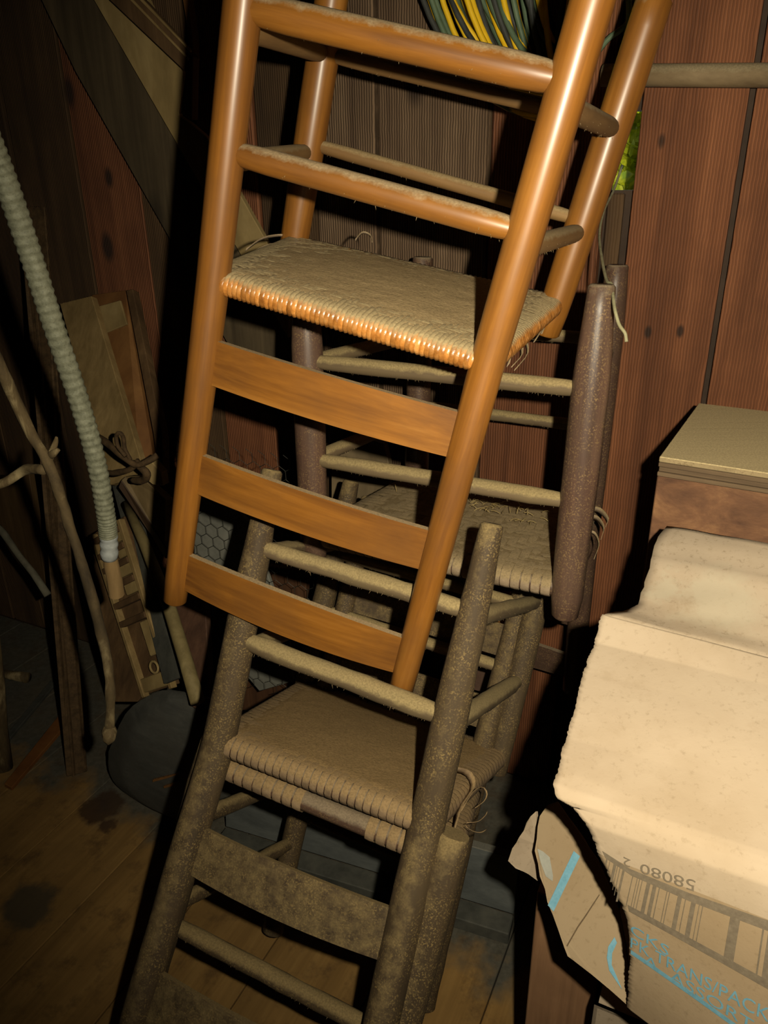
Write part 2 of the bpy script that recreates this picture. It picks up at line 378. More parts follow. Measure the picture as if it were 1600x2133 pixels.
mats = [plank_dark] * 5 + [plank_dark, plank_red, plank_dark, plank_red, plank_dark, plank_grey, plank_grey, plank_red]
def plank(u0, u1, mat, dw, z0=0.0, z1=HT):
    L = [Vector((u0 + .003, -.026, z0)), Vector((u1 - .003, -.026, z0)), Vector((u1 - .003, dw, z0)), Vector((u0 + .003, dw, z0))]
    c = Vector(((u0 + u1) / 2, 0, 0))
    o = slab('plank', [p - c for p in L], (0, 0, z1 - z0), mat, wall, .0025)
    o.matrix_local = WALLM @ Matrix.Translation(c)
    return o
rnd = random.Random(3)
for a, b, m in zip(edges, edges[1:], mats): plank(a, b, m, rnd.uniform(-.004, .003))
for a, b in ((-.2335, -.070), (-.066, .17), (.173, .42), (.423, .68), (.683, .95), (.953, 1.25), (1.253, 1.6), (1.603, 1.9)): plank(a, b, plank_red, rnd.uniform(-.003, .003))
o = plank(-.277, -.243, plank_dark, -.012, 0.0, 1.318)
# floor boards run away from the viewer, square to the back wall
fe = [-2.44, -2.26, -2.06, -1.86, -1.66, -1.46, -1.26, -1.053, -.85, -.65, -.44, -.24, -.03, .18, .39, .6, .82, 1.04, 1.3, 1.6, 1.88]
for a, b in zip(fe, fe[1:]):
    c = F((a + b) / 2, 0, 0)
    L = [Vector((a - (a + b) / 2 + .0012, 0.0, -.03)), Vector((b - (a + b) / 2 - .0012, 0.0, -.03)), Vector((b - (a + b) / 2 - .0012, WF, -.03)), Vector((a - (a + b) / 2 + .0012, WF, -.03))]
    o = slab('plank', L, (0, 0, .03 - rnd.uniform(0, .0015)), floor_mat, floor, .0015)
    o.matrix_local = WALLM @ Matrix.Translation(Vector(((a + b) / 2, 0, 0)))
# diagonal bracing nailed across the planks
t1 = board('trim_1', [(-0.7653, 1.9491, 1.8329), (-0.6423, 1.889, 1.8168), (-0.4169, 1.7788, 1.4066), (-0.3281, 1.7354, 1.2518), (-0.1632, 1.6548, 0.9608), (-0.1765, 1.6613, 0.7235), (-0.2353, 1.69, 0.8081), (-0.2776, 1.7107, 0.8713), (-0.4608, 1.8003, 1.2167), (-0.6511, 1.8933, 1.5661)], .03, brace_dark); tag(t1, kind='structure')
t2 = board('trim_2', [(-0.6372, 1.8698, 1.8043), (-0.5724, 1.8381, 1.6844), (-0.4124, 1.7599, 1.406), (-0.3247, 1.717, 1.2529), (-0.2007, 1.6564, 1.0339), (-0.183, 1.6478, 1.1395), (-0.2374, 1.6743, 1.2346), (-0.2807, 1.6955, 1.3108), (-0.3489, 1.7288, 1.428), (-0.3836, 1.7458, 1.4555), (-0.4071, 1.7573, 1.4696), (-0.3849, 1.7465, 1.5366), (-0.502, 1.8037, 1.7868)], .014, brace_pale); tag(t2, kind='structure')
t3 = empty('trim_3', (-0.4521, 1.7403, 1.6183), kind='structure')
board('moulding_board', to_local(t3, [(-0.6242, 1.8245, 1.7701), (-0.5216, 1.7743, 1.6724), (-0.3721, 1.7013, 1.5399), (-0.3942, 1.712, 1.4707), (-0.3682, 1.6993, 1.4569), (-0.3524, 1.6916, 1.5642), (-0.4039, 1.7168, 1.6204), (-0.4488, 1.7387, 1.6652), (-0.5522, 1.7893, 1.7613)]), .02, tan_dark, t3, toward=CAM - t3.location)
for q in ([(-0.5713, 1.7941, 1.7626), (-0.5647, 1.7909, 1.7618), (-0.4656, 1.7425, 1.6645), (-0.3617, 1.6917, 1.5627), (-0.3623, 1.692, 1.558), (-0.4731, 1.7461, 1.6652)], [(-0.5539, 1.7856, 1.7605), (-0.5474, 1.7825, 1.7597), (-0.4436, 1.7317, 1.6623), (-0.356, 1.6889, 1.575), (-0.3565, 1.6892, 1.5711), (-0.4519, 1.7358, 1.6632)]):
    board('moulding_bead', to_local(t3, q), .006, tan_board, t3, toward=CAM - t3.location, bevel=.001)
t4 = board('trim_4', [(-0.3621, 1.7576, 1.7593), (-0.3511, 1.7522, 1.7579), (-0.3649, 1.7589, 1.6678), (-0.3626, 1.7578, 1.6037), (-0.3652, 1.7591, 1.5669), (-0.3729, 1.7629, 1.5733), (-0.3732, 1.763, 1.6207), (-0.3773, 1.765, 1.669)], .02, orange_board); tag(t4, kind='structure')

# leaves outside, seen through the open joint
leaf_m, nt, b = ntree('sunlit_leaf'); g = G(nt); lc = g.ramp(g.noise(g.coord('Object', (1, 1, 1), rand=False), 26.0, 3), [(.32, (.30, .40, .015)), (.5, (.62, .66, .03)), (.68, (.22, .36, .02))]); g.l(lc, b.inputs['Base Color']); b.inputs['Roughness'].default_value = .5
bush = empty('garden_bush', F(-.28, -.45, 0), 'sunlit yellow-green leaves seen through the open wall joint', 'bush')
V, Fc = [], []
lr = random.Random(5)
for i in range(1500):
    p = U * lr.gauss(-.045, .085) + N * lr.uniform(-.10, .25) + Vector((0, 0, lr.uniform(1.2, 1.56)))
    a = Vector((lr.uniform(-1, 1), lr.uniform(-1, 1), lr.uniform(-1, .4))).normalized(); s = a.cross(Vector((lr.uniform(-1, 1), lr.uniform(-1, 1), lr.uniform(-1, 1)))).normalized()
    Ln, Wd_ = lr.uniform(.035, .06), lr.uniform(.012, .02); k = len(V)
    nn = a.cross(s) * .004
    V += [p, p + a * Ln * .3 + s * Wd_, p + a * Ln * .7 + s * Wd_ * .8, p + a * Ln, p + a * Ln * .7 - s * Wd_ * .8, p + a * Ln * .3 - s * Wd_, p + a * Ln * .5 + nn]
    Fc += [(k + i, k + (i + 1) % 6, k + 6) for i in range(6)]
lv = mesh('leaf', V, Fc, leaf_m, bush); lv['kind'] = 'stuff'
for sx in (-.09, .02, .12): tube('stem', [U * sx, U * sx * 1.2 + Vector((0, 0, .9)), U * sx * 1.4 + Vector((0, 0, 1.7))], [.012, .009, .005], branch_mat, bush, seg=8)

# ------------------------------------------------------------------ chairs
def seat_weave(root, P, n_warp, n_weft, rr, amp, mat, over=2, skip=None, dz=0.0, inset=.05, gap=.94, crown=.0012, dust_side=0, dust=None, level=1.6, dome=0.0):
    """rails, a matted core and every single strip of the woven seat, in the chair's own frame"""
    bl, br, fl, fr = [Vector(P[k]) + Vector((0, 0, dz)) for k in ('Bm_hs', 'Bp_hs', 'Fm_hs', 'Fp_hs')]
    V, Fc = [], []
    def add(v, f):
        k = len(V); V.extend(v); Fc.extend([tuple(i + k for i in q) for q in f])
    for a, b in ((bl, br), (fl, fr), (bl, fl), (br, fr)): add(*tube_data([a, b], rr * .86, seg=12))
    def grid(s, t): return fl.lerp(fr, s).lerp(bl.lerp(br, s), t)
    core = [grid(s, t) for s, t in ((.05, .04), (.95, .04), (.95, .96), (.05, .96))]
    h = rr * .55
    add([p - Vector((0, 0, h)) for p in core] + [p + Vector((0, 0, h)) for p in core], [(3, 2, 1, 0), (4, 5, 6, 7), (0, 1, 5, 4), (1, 2, 6, 5), (2, 3, 7, 6), (3, 0, 4, 7)])
    seat = mesh('seat', V, Fc, brown['x'] if mat is not cane_mat else orange['x'], root, smooth=True); shade_caps(seat)
    up = Vector((0, 0, 1))
    def ribbon(cl, side_vecs):
        V, Fc = [], []; n = len(cl)
        for i, (p, hh) in enumerate(cl):
            d = (cl[(i + 1) % n][0] - cl[(i - 1) % n][0]).normalized(); s = side_vecs[i]; nn = d.cross(s).normalized()
            if nn.dot(hh) < 0: nn = -nn
            V += [p - s, p + nn * crown, p + s]
        for i in range(n):
            a, b = i * 3, ((i + 1) % n) * 3
            Fc += [(a, a + 1, b + 1, b), (a + 1, a + 2, b + 2, b + 1)]
        return V, Fc
    rj = random.Random(n_warp * 7 + n_weft)
    def loop(front, back, cross_n, idx, axis_side, is_warp):
        """front/back are rail points; strip runs over the top, round the back rail, along the underside, round the front rail"""
        cl, sv = [], []
        d = (back - front).normalized()
        jit = rj.uniform(-.0008, .0008)
        def h(j): 
            sg = 1 if ((idx + j) % (2 * over)) < over else -1
            return (sg if is_warp else -sg) * amp
        for j in range(cross_n):
            t = .035 + .93 * j / (cross_n - 1)
            e_ = min(1, min(t, 1 - t) / .09); cl.append((front.lerp(back, t) + up * (rr + amp + h(j) * e_ + jit), up))
        for a in (60, 25, -10, -45, -75):
            q = d * math.cos(math.radians(a)) + up * math.sin(math.radians(a)); cl.append((back + q * (rr + amp * .6), q))
        for j in reversed(range(cross_n)):
            t = .035 + .93 * j / (cross_n - 1)
            e_ = min(1, min(t, 1 - t) / .09); cl.append((front.lerp(back, t) - up * (rr + amp - h(j) * e_ + jit), -up))
        for a in (-75, -45, -10, 25, 60):
            q = -d * math.cos(math.radians(a)) + up * math.sin(math.radians(a)); cl.append((front + q * (rr + amp * .6), q))
        for p, _ in cl:
            t = max(0, min(1, (p - front).dot(back - front) / (back - front).length_squared)); sv.append(axis_side[0].lerp(axis_side[1], t))
        return ribbon(cl, sv)
    name = 'cane_strand' if mat is cane_mat else 'splint'
    for i in range(n_warp):
        s = inset + (1 - 2 * inset) * (i + .5) / n_warp
        if skip and skip(s): continue
        gp = gap * (1 if mat is cane_mat else rj.uniform(.88, 1.0))
        w0 = (fr - fl) * ((1 - 2 * inset) / n_warp / 2 * gp); w1 = (br - bl) * ((1 - 2 * inset) / n_warp / 2 * gp)
        V, Fc = loop(fl.lerp(fr, s), bl.lerp(br, s), n_weft, i, (w0, w1), True); mesh(name, V, Fc, mat, seat, smooth=True)
    for j in range(n_weft):
        t = inset + (1 - 2 * inset) * (j + .5) / n_weft
        w0 = (bl - fl) * ((1 - 2 * inset) / n_weft / 2 * gap); w1 = (br - fr) * ((1 - 2 * inset) / n_weft / 2 * gap)
        V, Fc = loop(fl.lerp(bl, t), fr.lerp(br, t), n_warp, j, (w0, w1), False); mesh(name, V, Fc, mat, seat, smooth=True)
    if dust_side:
        V, Fc = [], []; na, nb = 84, 72
        for i in range(na + 1):
            for j in range(nb + 1):
                s, t = i / na, -.01 + 1.02 * j / nb
                p = grid(s, t); e = min(s, 1 - s, t + .01, 1.01 - t) / .075
                nz = noise.noise(p * 34) * .7 + noise.noise(p * 120) * .5 + noise.noise(p * 7) * .5
                hgt = rr + amp * (level + nz * 1.1) - (0 if e > 1 else (1 - e) ** 2 * .006) + dome * math.sin(math.pi * s) * math.sin(math.pi * t)
                V.append(p + up * (hgt * dust_side))
        for i in range(na):
            for j in range(nb):
                k = i * (nb + 1) + j; Fc.append((k, k + 1, k + nb + 2, k + nb + 1))
        dl = mesh('dust_layer', V, Fc, dust, seat, smooth=True); dl['kind'] = 'stuff'; dl['label'] = 'thick tan dust lying on the woven seat'
    return seat
def ladderback(name, M, P, Dm, mats, rmats, smats, radii, label, group, weave, slats=3, slat_h=.055, leg_extra=.03, bow=.012, fuzz=170, rmats2=None):
    root = bpy.data.objects.new(name, None); COL.objects.link(root); root.empty_display_size = .05
    root.matrix_world = Matrix(M); tag(root, label, 'chair', group)
    rb, rf, rg = radii['back'], radii['front'], radii['rung']
    for sd in ('Bm', 'Bp'):
        a, b, c = Vector(P[sd + '_0']), Vector(P[sd + '_hs']), Vector(P[sd + '_Ht'])
        pts = resample([a, b], 12) + resample([b, c], 12)[1:]
        zs = [(q - a).length / ((b - a).length + (c - b).length) for q in pts]
        rad = []
        for t in zs:
            k = 0
            while k < len(rb) - 2 and rb[k + 1][0] < t: k += 1
            rad.append(rb[k][1] + (rb[k + 1][1] - rb[k][1]) * min(1, max(0, (t - rb[k][0]) / (rb[k + 1][0] - rb[k][0]))))
        shade_caps(tube('back_post', pts, rad, mats['z'], root, seg=20, chamfer=.003, rough=radii.get('rough', 0), seed=ord(sd[1]) % 9))
    for sd in ('Fm', 'Fp'):
        a, b = Vector(P[sd + '_0']), Vector(P[sd + '_hs']); d = (b - a).normalized(); b2 = b + d * leg_extra
        pts = resample([a, b2], 14); L = (b2 - a).length; rad = []
        for q in pts:
            t = (q - a).length / L; k = 0
            while k < len(rf) - 2 and rf[k + 1][0] < t: k += 1
            rad.append(rf[k][1] + (rf[k + 1][1] - rf[k][1]) * min(1, max(0, (t - rf[k][0]) / (rf[k + 1][0] - rf[k][0]))))
        shade_caps(tube('leg', pts, rad, mats['z'], root, seg=20, chamfer=.003, rough=radii.get('rough', 0), seed=len(sd)))
    for key, e in (('rb1', ('Bm', 'Bp')), ('rb2', ('Bm', 'Bp')), ('rf1', ('Fm', 'Fp')), ('rf2', ('Fm', 'Fp')), ('s1', ('Bm', 'Fm')), ('s1', ('Bp', 'Fp')), ('s2', ('Bm', 'Fm')), ('s2', ('Bp', 'Fp'))):
        a, b = Vector(P[e[0] + '_' + key]), Vector(P[e[1] + '_' + key]); r = rg[key]
        ax = 'y' if key[0] == 's' else 'x'
        pts = resample([a, b], 14); rad = [r * (.74 if i in (0, 13) else (.93 if i in (1, 12) else 1)) for i in range(14)]
        shade_caps(tube('rung', pts, rad, (rmats2 or rmats)[ax] if key[:2] != 'rb' else rmats[ax], root, seg=16, rough=radii.get('rough', 0) * 1.5, seed=ord(key[-1])))
    for k in range(slats):
        key = ('sl1', 'sl2', 'sl3')[k]
        a, b = Vector(P['Bm_' + key]), Vector(P['Bp_' + key]); V, Fc = [], []; n = 14
        up = (Vector(P['Bm_Ht']) - Vector(P['Bm_hs'])).normalized(); x = (b - a).normalized(); y = up.cross(x).normalized()
        for i in range(n + 1):
            s = i / n; p = a.lerp(b, s) + y * bow * 4 * s * (1 - s)
            hh = slat_h / 2 * (1 + .16 * 4 * s * (1 - s) * (1 if k == slats - 1 else .25)); th = .0045
            for (dy, dzv) in ((-th, -hh), (th, -hh), (th, hh), (-th, hh)): V.append(p + y * dy + up * dzv)
        for i in range(n):
            q = i * 4; r_ = q + 4
            for e in range(4): Fc.append((q + e, q + (e + 1) % 4, r_ + (e + 1) % 4, r_ + e))
        Fc += [(3, 2, 1, 0), (n * 4, n * 4 + 1, n * 4 + 2, n * 4 + 3)]
        shade_caps(mesh('slat', V, Fc, smats['x'], root, smooth=True), 35)
    seat_weave(root, P, **weave)
    fr_ = random.Random(len(label)); V, Fc = [], []; inv = root.matrix_world.to_3x3().inverted(); dn = inv @ Vector((0, 0, -1))
    for key, e in (('rb1', ('Bm', 'Bp')), ('rb2', ('Bm', 'Bp')), ('rf1', ('Fm', 'Fp')), ('rf2', ('Fm', 'Fp')), ('s1', ('Bp', 'Fp')), ('s2', ('Bp', 'Fp'))):
        a, b = Vector(P[e[0] + '_' + key]), Vector(P[e[1] + '_' + key]); x = (b - a).normalized()
        for q in range(fuzz):
            ang = fr_.gauss(0, 1.1); side = (dn - x * dn.dot(x)).normalized(); oth = x.cross(side)
            rad_ = side * math.cos(ang) + oth * math.sin(ang); p = a.lerp(b, fr_.uniform(.07, .93)) + rad_ * rg[key] * .97
            L_ = abs(fr_.gauss(0, .0012)) + .0003; tip = p + (rad_ + x * fr_.uniform(-.8, .8) + dn * .5) * L_; k = len(V)
            w_ = .0003; V += [p + x * w_, p - x * w_ + oth * w_, p - x * w_ - oth * w_, tip]; Fc += [(k, k + 1, k + 3), (k + 1, k + 2, k + 3), (k + 2, k, k + 3)]
    if fuzz:
        fz = mesh('dust_fuzz', V, Fc, dust_b, root); fz['kind'] = 'stuff'
    return root
GRP = 'ladderback chairs piled against the barn wall'
M_A, P_A, D_A = ([[0.92745, -0.29667, -0.22766, 0.14967], [-0.28333, -0.95479, 0.08998, 1.16665], [-0.24406, -0.01895, -0.96957, 1.59682], [0.0, 0.0, 0.0, 1.0]], {'Bm_0': (-0.1725, 0.3263, 0.0), 'Bm_hs': (-0.1731, 0.3221, 0.406), 'Bm_Ht': (-0.1679, 0.342, 0.8667), 'Bp_0': (0.1667, 0.3268, 0.0), 'Bp_hs': (0.167, 0.3143, 0.406), 'Bp_Ht': (0.1828, 0.3451, 0.8667), 'Fm_0': (-0.2083, -0.0001, 0.0), 'Fm_hs': (-0.2083, -0.0039, 0.406), 'Fp_0': (0.2064, 0.0003, 0.0), 'Fp_hs': (0.2072, 0.0052, 0.406), 'Bm_rb1': (-0.1727, 0.325, 0.1277), 'Bp_rb1': (0.1668, 0.323, 0.1244), 'Bm_rb2': (-0.1729, 0.3236, 0.2633), 'Bp_rb2': (0.1669, 0.3187, 0.2633), 'Fm_rf1': (-0.2083, -0.0014, 0.1434), 'Fp_rf1': (0.2067, 0.002, 0.1411), 'Fm_rf2': (-0.2083, -0.0025, 0.2597), 'Fp_rf2': (0.2069, 0.0035, 0.2639), 'Bm_s1': (-0.1727, 0.3248, 0.1451), 'Fm_s1': (-0.2083, -0.0014, 0.1437), 'Bp_s1': (0.1668, 0.3224, 0.1448), 'Fp_s1': (0.2067, 0.0021, 0.1478), 'Bm_s2': (-0.1729, 0.3235, 0.2744), 'Fm_s2': (-0.2083, -0.0026, 0.2718), 'Bp_s2': (0.1669, 0.3182, 0.2797), 'Fp_s2': (0.207, 0.0037, 0.2796), 'Bm_sl1': (-0.172, 0.3263, 0.5026), 'Bp_sl1': (0.1701, 0.3203, 0.4961), 'Bm_sl2': (-0.1703, 0.3329, 0.6555), 'Bp_sl2': (0.1753, 0.3307, 0.6503), 'Bm_sl3': (-0.1686, 0.3395, 0.8091), 'Bp_sl3': (0.1809, 0.3415, 0.8118)}, {'wb': 0.343, 'wf': 0.4154, 'd': 0.3187, 'hs': 0.406, 'Ht': 0.8667, 'rk': 0.0257, 'rb1': 0.126, 'rb2': 0.2632, 'rf1': 0.1422, 'rf2': 0.2619, 's1': 0.1452, 's2': 0.2762, 'sl1': 0.4997, 'sl2': 0.653, 'sl3': 0.8102, 'k0': 0.0073})
_v = Vector(P_A['Fp_hs']) - Vector(P_A['Fp_0']); P_A['Fp_hs'] = tuple(Vector(P_A['Fp_hs']) - _v.normalized() * .024)
chair_a = ladderback('ladderback_chair', M_A, P_A, D_A, orange, orange, orange,
    dict(back=[(0, .0205), (.15, .0205), (.5, .0200), (.75, .0185), (1, .0170)], front=[(0, .0225), (.5, .0235), (.9, .022), (1, .0195)],
         rung=dict(rb1=.0160, rb2=.0138, rf1=.0105, rf2=.0100, s1=.0125, s2=.0120)),
    'honey-orange varnished ladderback chair upside down on top of the pile', GRP,
    dict(n_warp=54, n_weft=42, rr=.0128, amp=.0010, mat=cane_mat, over=3, inset=.035, gap=.98, crown=.0012, dust_side=-1, dust=dust_a, level=1.75, dome=.004), slat_h=.056, leg_extra=.045, fuzz=45, rmats2=tan_rung)
M_B, P_B, D_B = ([[-0.89829, 0.43888, -0.02166, 0.08078], [0.43934, 0.89792, -0.02692, 1.05947], [0.00763, -0.0337, -0.9994, 1.22732], [0.0, 0.0, 0.0, 1.0]], {'Bm_0': (-0.1708, 0.3369, 0.0), 'Bm_hs': (-0.1708, 0.3378, 0.4085), 'Bm_Ht': (-0.1708, 0.388, 0.85), 'Bp_0': (0.1699, 0.3369, 0.0), 'Bp_hs': (0.1721, 0.3382, 0.4085), 'Bp_Ht': (0.1708, 0.388, 0.85), 'Fm_0': (-0.2111, 0.0003, 0.0), 'Fm_hs': (-0.2106, -0.0004, 0.4085), 'Fp_0': (0.212, -0.0006, 0.0), 'Fp_hs': (0.2092, 0.0009, 0.4085), 'Bm_rb1': (-0.1708, 0.3371, 0.12), 'Bp_rb1': (0.1706, 0.3373, 0.12), 'Bm_rb2': (-0.1708, 0.3375, 0.2721), 'Bp_rb2': (0.1714, 0.3378, 0.2713), 'Fm_rf1': (-0.2109, 0.0001, 0.131), 'Fp_rf1': (0.2111, -0.0001, 0.1321), 'Fm_rf2': (-0.2107, -0.0002, 0.2865), 'Fp_rf2': (0.21, 0.0004, 0.2864), 'Bm_s1': (-0.1708, 0.3372, 0.1355), 'Fm_s1': (-0.2109, 0.0, 0.1355), 'Bp_s1': (0.1707, 0.3373, 0.137), 'Fp_s1': (0.2111, -0.0001, 0.1343), 'Bm_s2': (-0.1708, 0.3375, 0.2892), 'Fm_s2': (-0.2107, -0.0002, 0.2892), 'Bp_s2': (0.1715, 0.3378, 0.2903), 'Fp_s2': (0.21, 0.0005, 0.2888), 'Bm_sl1': (-0.1708, 0.3516, 0.53), 'Bp_sl1': (0.1717, 0.3519, 0.53), 'Bm_sl2': (-0.1708, 0.3664, 0.66), 'Bp_sl2': (0.1713, 0.3666, 0.66), 'Bm_sl3': (-0.1708, 0.3812, 0.79), 'Bp_sl3': (0.1709, 0.3812, 0.79)}, {'wb': 0.3415, 'wf': 0.4214, 'd': 0.338, 'hs': 0.4085, 'Ht': 0.85, 'rk': 0.05, 'rb1': 0.12, 'rb2': 0.2716, 'rf1': 0.1316, 'rf2': 0.2864, 's1': 0.1355, 's2': 0.2892, 'sl1': 0.53, 'sl2': 0.66, 'sl3': 0.79, 'k0': -0.001})
chair_b = ladderback('ladderback_chair', M_B, P_B, D_B, brown, rung_wood, brown,
    dict(back=[(0, .018), (.12, .023), (.5, .0235), (1, .019)], front=[(0, .0170), (.03, .0170), (.22, .0235), (.5, .0245), (.95, .0225), (1, .019)],
         rung=dict(rb1=.0105, rb2=.0105, rf1=.0118, rf2=.0122, s1=.0115, s2=.0115), rough=.0008),
    'purplish-brown ladderback chair upside down between the orange chair and the wall', GRP,
    dict(n_warp=25, n_weft=22, rr=.0145, amp=.0006, mat=splint_mat, over=2, inset=.055, gap=.95, dz=.012, crown=.0005, dust_side=-1, dust=dust_b, level=1.9), leg_extra=.055)
M_C, P_C, D_C = ([[0.91272, -0.33214, -0.23797, 0.11566], [-0.39829, -0.85318, -0.33682, 1.26515], [-0.09116, 0.4022, -0.911, 0.80904], [0.0, 0.0, 0.0, 1.0]], {'Bm_0': (-0.1677, 0.3616, 0.0), 'Bm_hs': (-0.1635, 0.3501, 0.407), 'Bm_Ht': (-0.1669, 0.4148, 0.8373), 'Bp_0': (0.1586, 0.3679, 0.0), 'Bp_hs': (0.1633, 0.3507, 0.407), 'Bp_Ht': (0.1775, 0.4096, 0.8373), 'Fm_0': (-0.1933, -0.0011, 0.0), 'Fm_hs': (-0.1937, -0.0011, 0.407), 'Fp_0': (0.1927, 0.001, 0.0), 'Fp_hs': (0.1926, 0.0009, 0.407), 'Bm_rb1': (-0.1665, 0.3584, 0.1124), 'Bp_rb1': (0.1599, 0.363, 0.1173), 'Bm_rb2': (-0.1651, 0.3546, 0.2494), 'Bp_rb2': (0.1616, 0.3569, 0.2614), 'Fm_rf1': (-0.1934, -0.0011, 0.14), 'Fp_rf1': (0.1927, 0.001, 0.14), 'Fm_rf2': (-0.1935, -0.0011, 0.2499), 'Fp_rf2': (0.1926, 0.0009, 0.2554), 'Bm_s1': (-0.1664, 0.3582, 0.1211), 'Fm_s1': (-0.1934, -0.0011, 0.1221), 'Bp_s1': (0.16, 0.3626, 0.126), 'Fp_s1': (0.1927, 0.001, 0.1277), 'Bm_s2': (-0.1649, 0.354, 0.2693), 'Fm_s2': (-0.1936, -0.0011, 0.2703), 'Bp_s2': (0.1617, 0.3564, 0.273), 'Fp_s2': (0.1926, 0.0009, 0.2697), 'Bm_sl1': (-0.1647, 0.3728, 0.5576), 'Bp_sl1': (0.1682, 0.3711, 0.5562), 'Bm_sl2': (-0.1663, 0.4035, 0.7619), 'Bp_sl2': (0.175, 0.399, 0.7597), 'Bm_sl3': (-0.1665, 0.4077, 0.79), 'Bp_sl3': (0.176, 0.4031, 0.79)}, {'wb': 0.3332, 'wf': 0.3884, 'd': 0.3512, 'hs': 0.407, 'Ht': 0.8373, 'rk': 0.0607, 'rb1': 0.1148, 'rb2': 0.2553, 'rf1': 0.14, 'rf2': 0.2527, 's1': 0.1242, 's2': 0.2704, 'sl1': 0.5566, 'sl2': 0.7597, 'sl3': 0.79, 'k0': 0.0126})
chair_c = ladderback('ladderback_chair', M_C, P_C, D_C, olive, rung_wood, olive,
    dict(back=[(0, .0150), (.03, .0158), (.16, .0210), (.35, .0240), (.6, .0245), (1, .0220)], front=[(0, .015), (.2, .020), (.6, .0215), (1, .0195)],
         rung=dict(rb1=.0128, rb2=.0145, rf1=.0115, rf2=.0115, s1=.0130, s2=.0140), rough=.0013),
    'dust-caked olive-brown ladderback chair upside down at the front of the pile', GRP,
    dict(n_warp=25, n_weft=23, rr=.0165, amp=.0006, mat=splint_mat2, over=2, inset=.05, gap=.93, crown=.0004, dust_side=-1, dust=dust_c, level=2.0, dome=.006), slat_h=.066, bow=.018)
M_D, P_D, D_D = ([[0.9055, 0.34534, 0.2466, -0.20354], [-0.41771, 0.82781, 0.3745, 0.67013], [-0.07481, -0.44211, 0.89383, 0.17291], [0.0, 0.0, 0.0, 1.0]], {'Bm_0': (-0.1532, 0.3421, 0.0), 'Bm_hs': (-0.1556, 0.3269, 0.4091), 'Bm_Ht': (-0.164, 0.3395, 0.8493), 'Bp_0': (0.1584, 0.3399, 0.0), 'Bp_hs': (0.1544, 0.3257, 0.4091), 'Bp_Ht': (0.1572, 0.3416, 0.8493), 'Fm_0': (-0.1981, -0.0019, 0.0), 'Fm_hs': (-0.1812, 0.0048, 0.4091), 'Fp_0': (0.1848, -0.0028, 0.0), 'Fp_hs': (0.1976, 0.0015, 0.4091), 'Bm_rb1': (-0.1539, 0.3376, 0.12), 'Bp_rb1': (0.1572, 0.3358, 0.12), 'Bm_rb2': (-0.1546, 0.3332, 0.24), 'Bp_rb2': (0.156, 0.3316, 0.24), 'Fm_rf1': (-0.1923, 0.0004, 0.14), 'Fp_rf1': (0.1891, -0.0013, 0.14), 'Fm_rf2': (-0.1915, 0.0007, 0.1589), 'Fp_rf2': (0.1896, -0.0012, 0.1555), 'Bm_s1': (-0.1542, 0.3354, 0.1793), 'Fm_s1': (-0.1907, 0.001, 0.1789), 'Bp_s1': (0.1566, 0.3337, 0.1787), 'Fp_s1': (0.1904, -0.0009, 0.1787), 'Bm_s2': (-0.155, 0.3304, 0.3148), 'Fm_s2': (-0.1849, 0.0033, 0.3187), 'Bp_s2': (0.1553, 0.3289, 0.3163), 'Fp_s2': (0.1947, 0.0005, 0.3163), 'Bm_sl1': (-0.1579, 0.3304, 0.53), 'Bp_sl1': (0.1552, 0.3301, 0.53), 'Bm_sl2': (-0.1604, 0.3341, 0.66), 'Bp_sl2': (0.156, 0.3347, 0.66), 'Bm_sl3': (-0.1629, 0.3378, 0.79), 'Bp_sl3': (0.1568, 0.3394, 0.79)}, {'wb': 0.3167, 'wf': 0.3834, 'd': 0.3264, 'hs': 0.4091, 'Ht': 0.8493, 'rk': 0.0154, 'rb1': 0.12, 'rb2': 0.24, 'rf1': 0.14, 'rf2': 0.1578, 's1': 0.1787, 's2': 0.3163, 'sl1': 0.53, 'sl2': 0.66, 'sl3': 0.79, 'k0': 0.0136})
for _e in ('Fm', 'Fp'): P_D[_e + '_rf1'] = tuple(Vector(P_D[_e + '_0']).lerp(Vector(P_D[_e + '_hs']), .11))
chair_d = ladderback('ladderback_chair', M_D, P_D, D_D, olive, olive, olive,
    dict(back=[(0, .020), (.5, .0205), (1, .017)], front=[(0, .024), (.5, .0262), (.93, .0255), (1, .0235)],
         rung=dict(rb1=.012, rb2=.012, rf1=.012, rf2=.0125, s1=.0125, s2=.0125), rough=.0013),
    'dust-caked brown ladderback chair standing upright at the bottom of the pile', GRP,
    dict(n_warp=21, n_weft=19, rr=.0165, amp=.0006, mat=splint_mat2, over=2, inset=.05, gap=.93, crown=.0005, skip=lambda s: .45 < s < .70), leg_extra=.035)

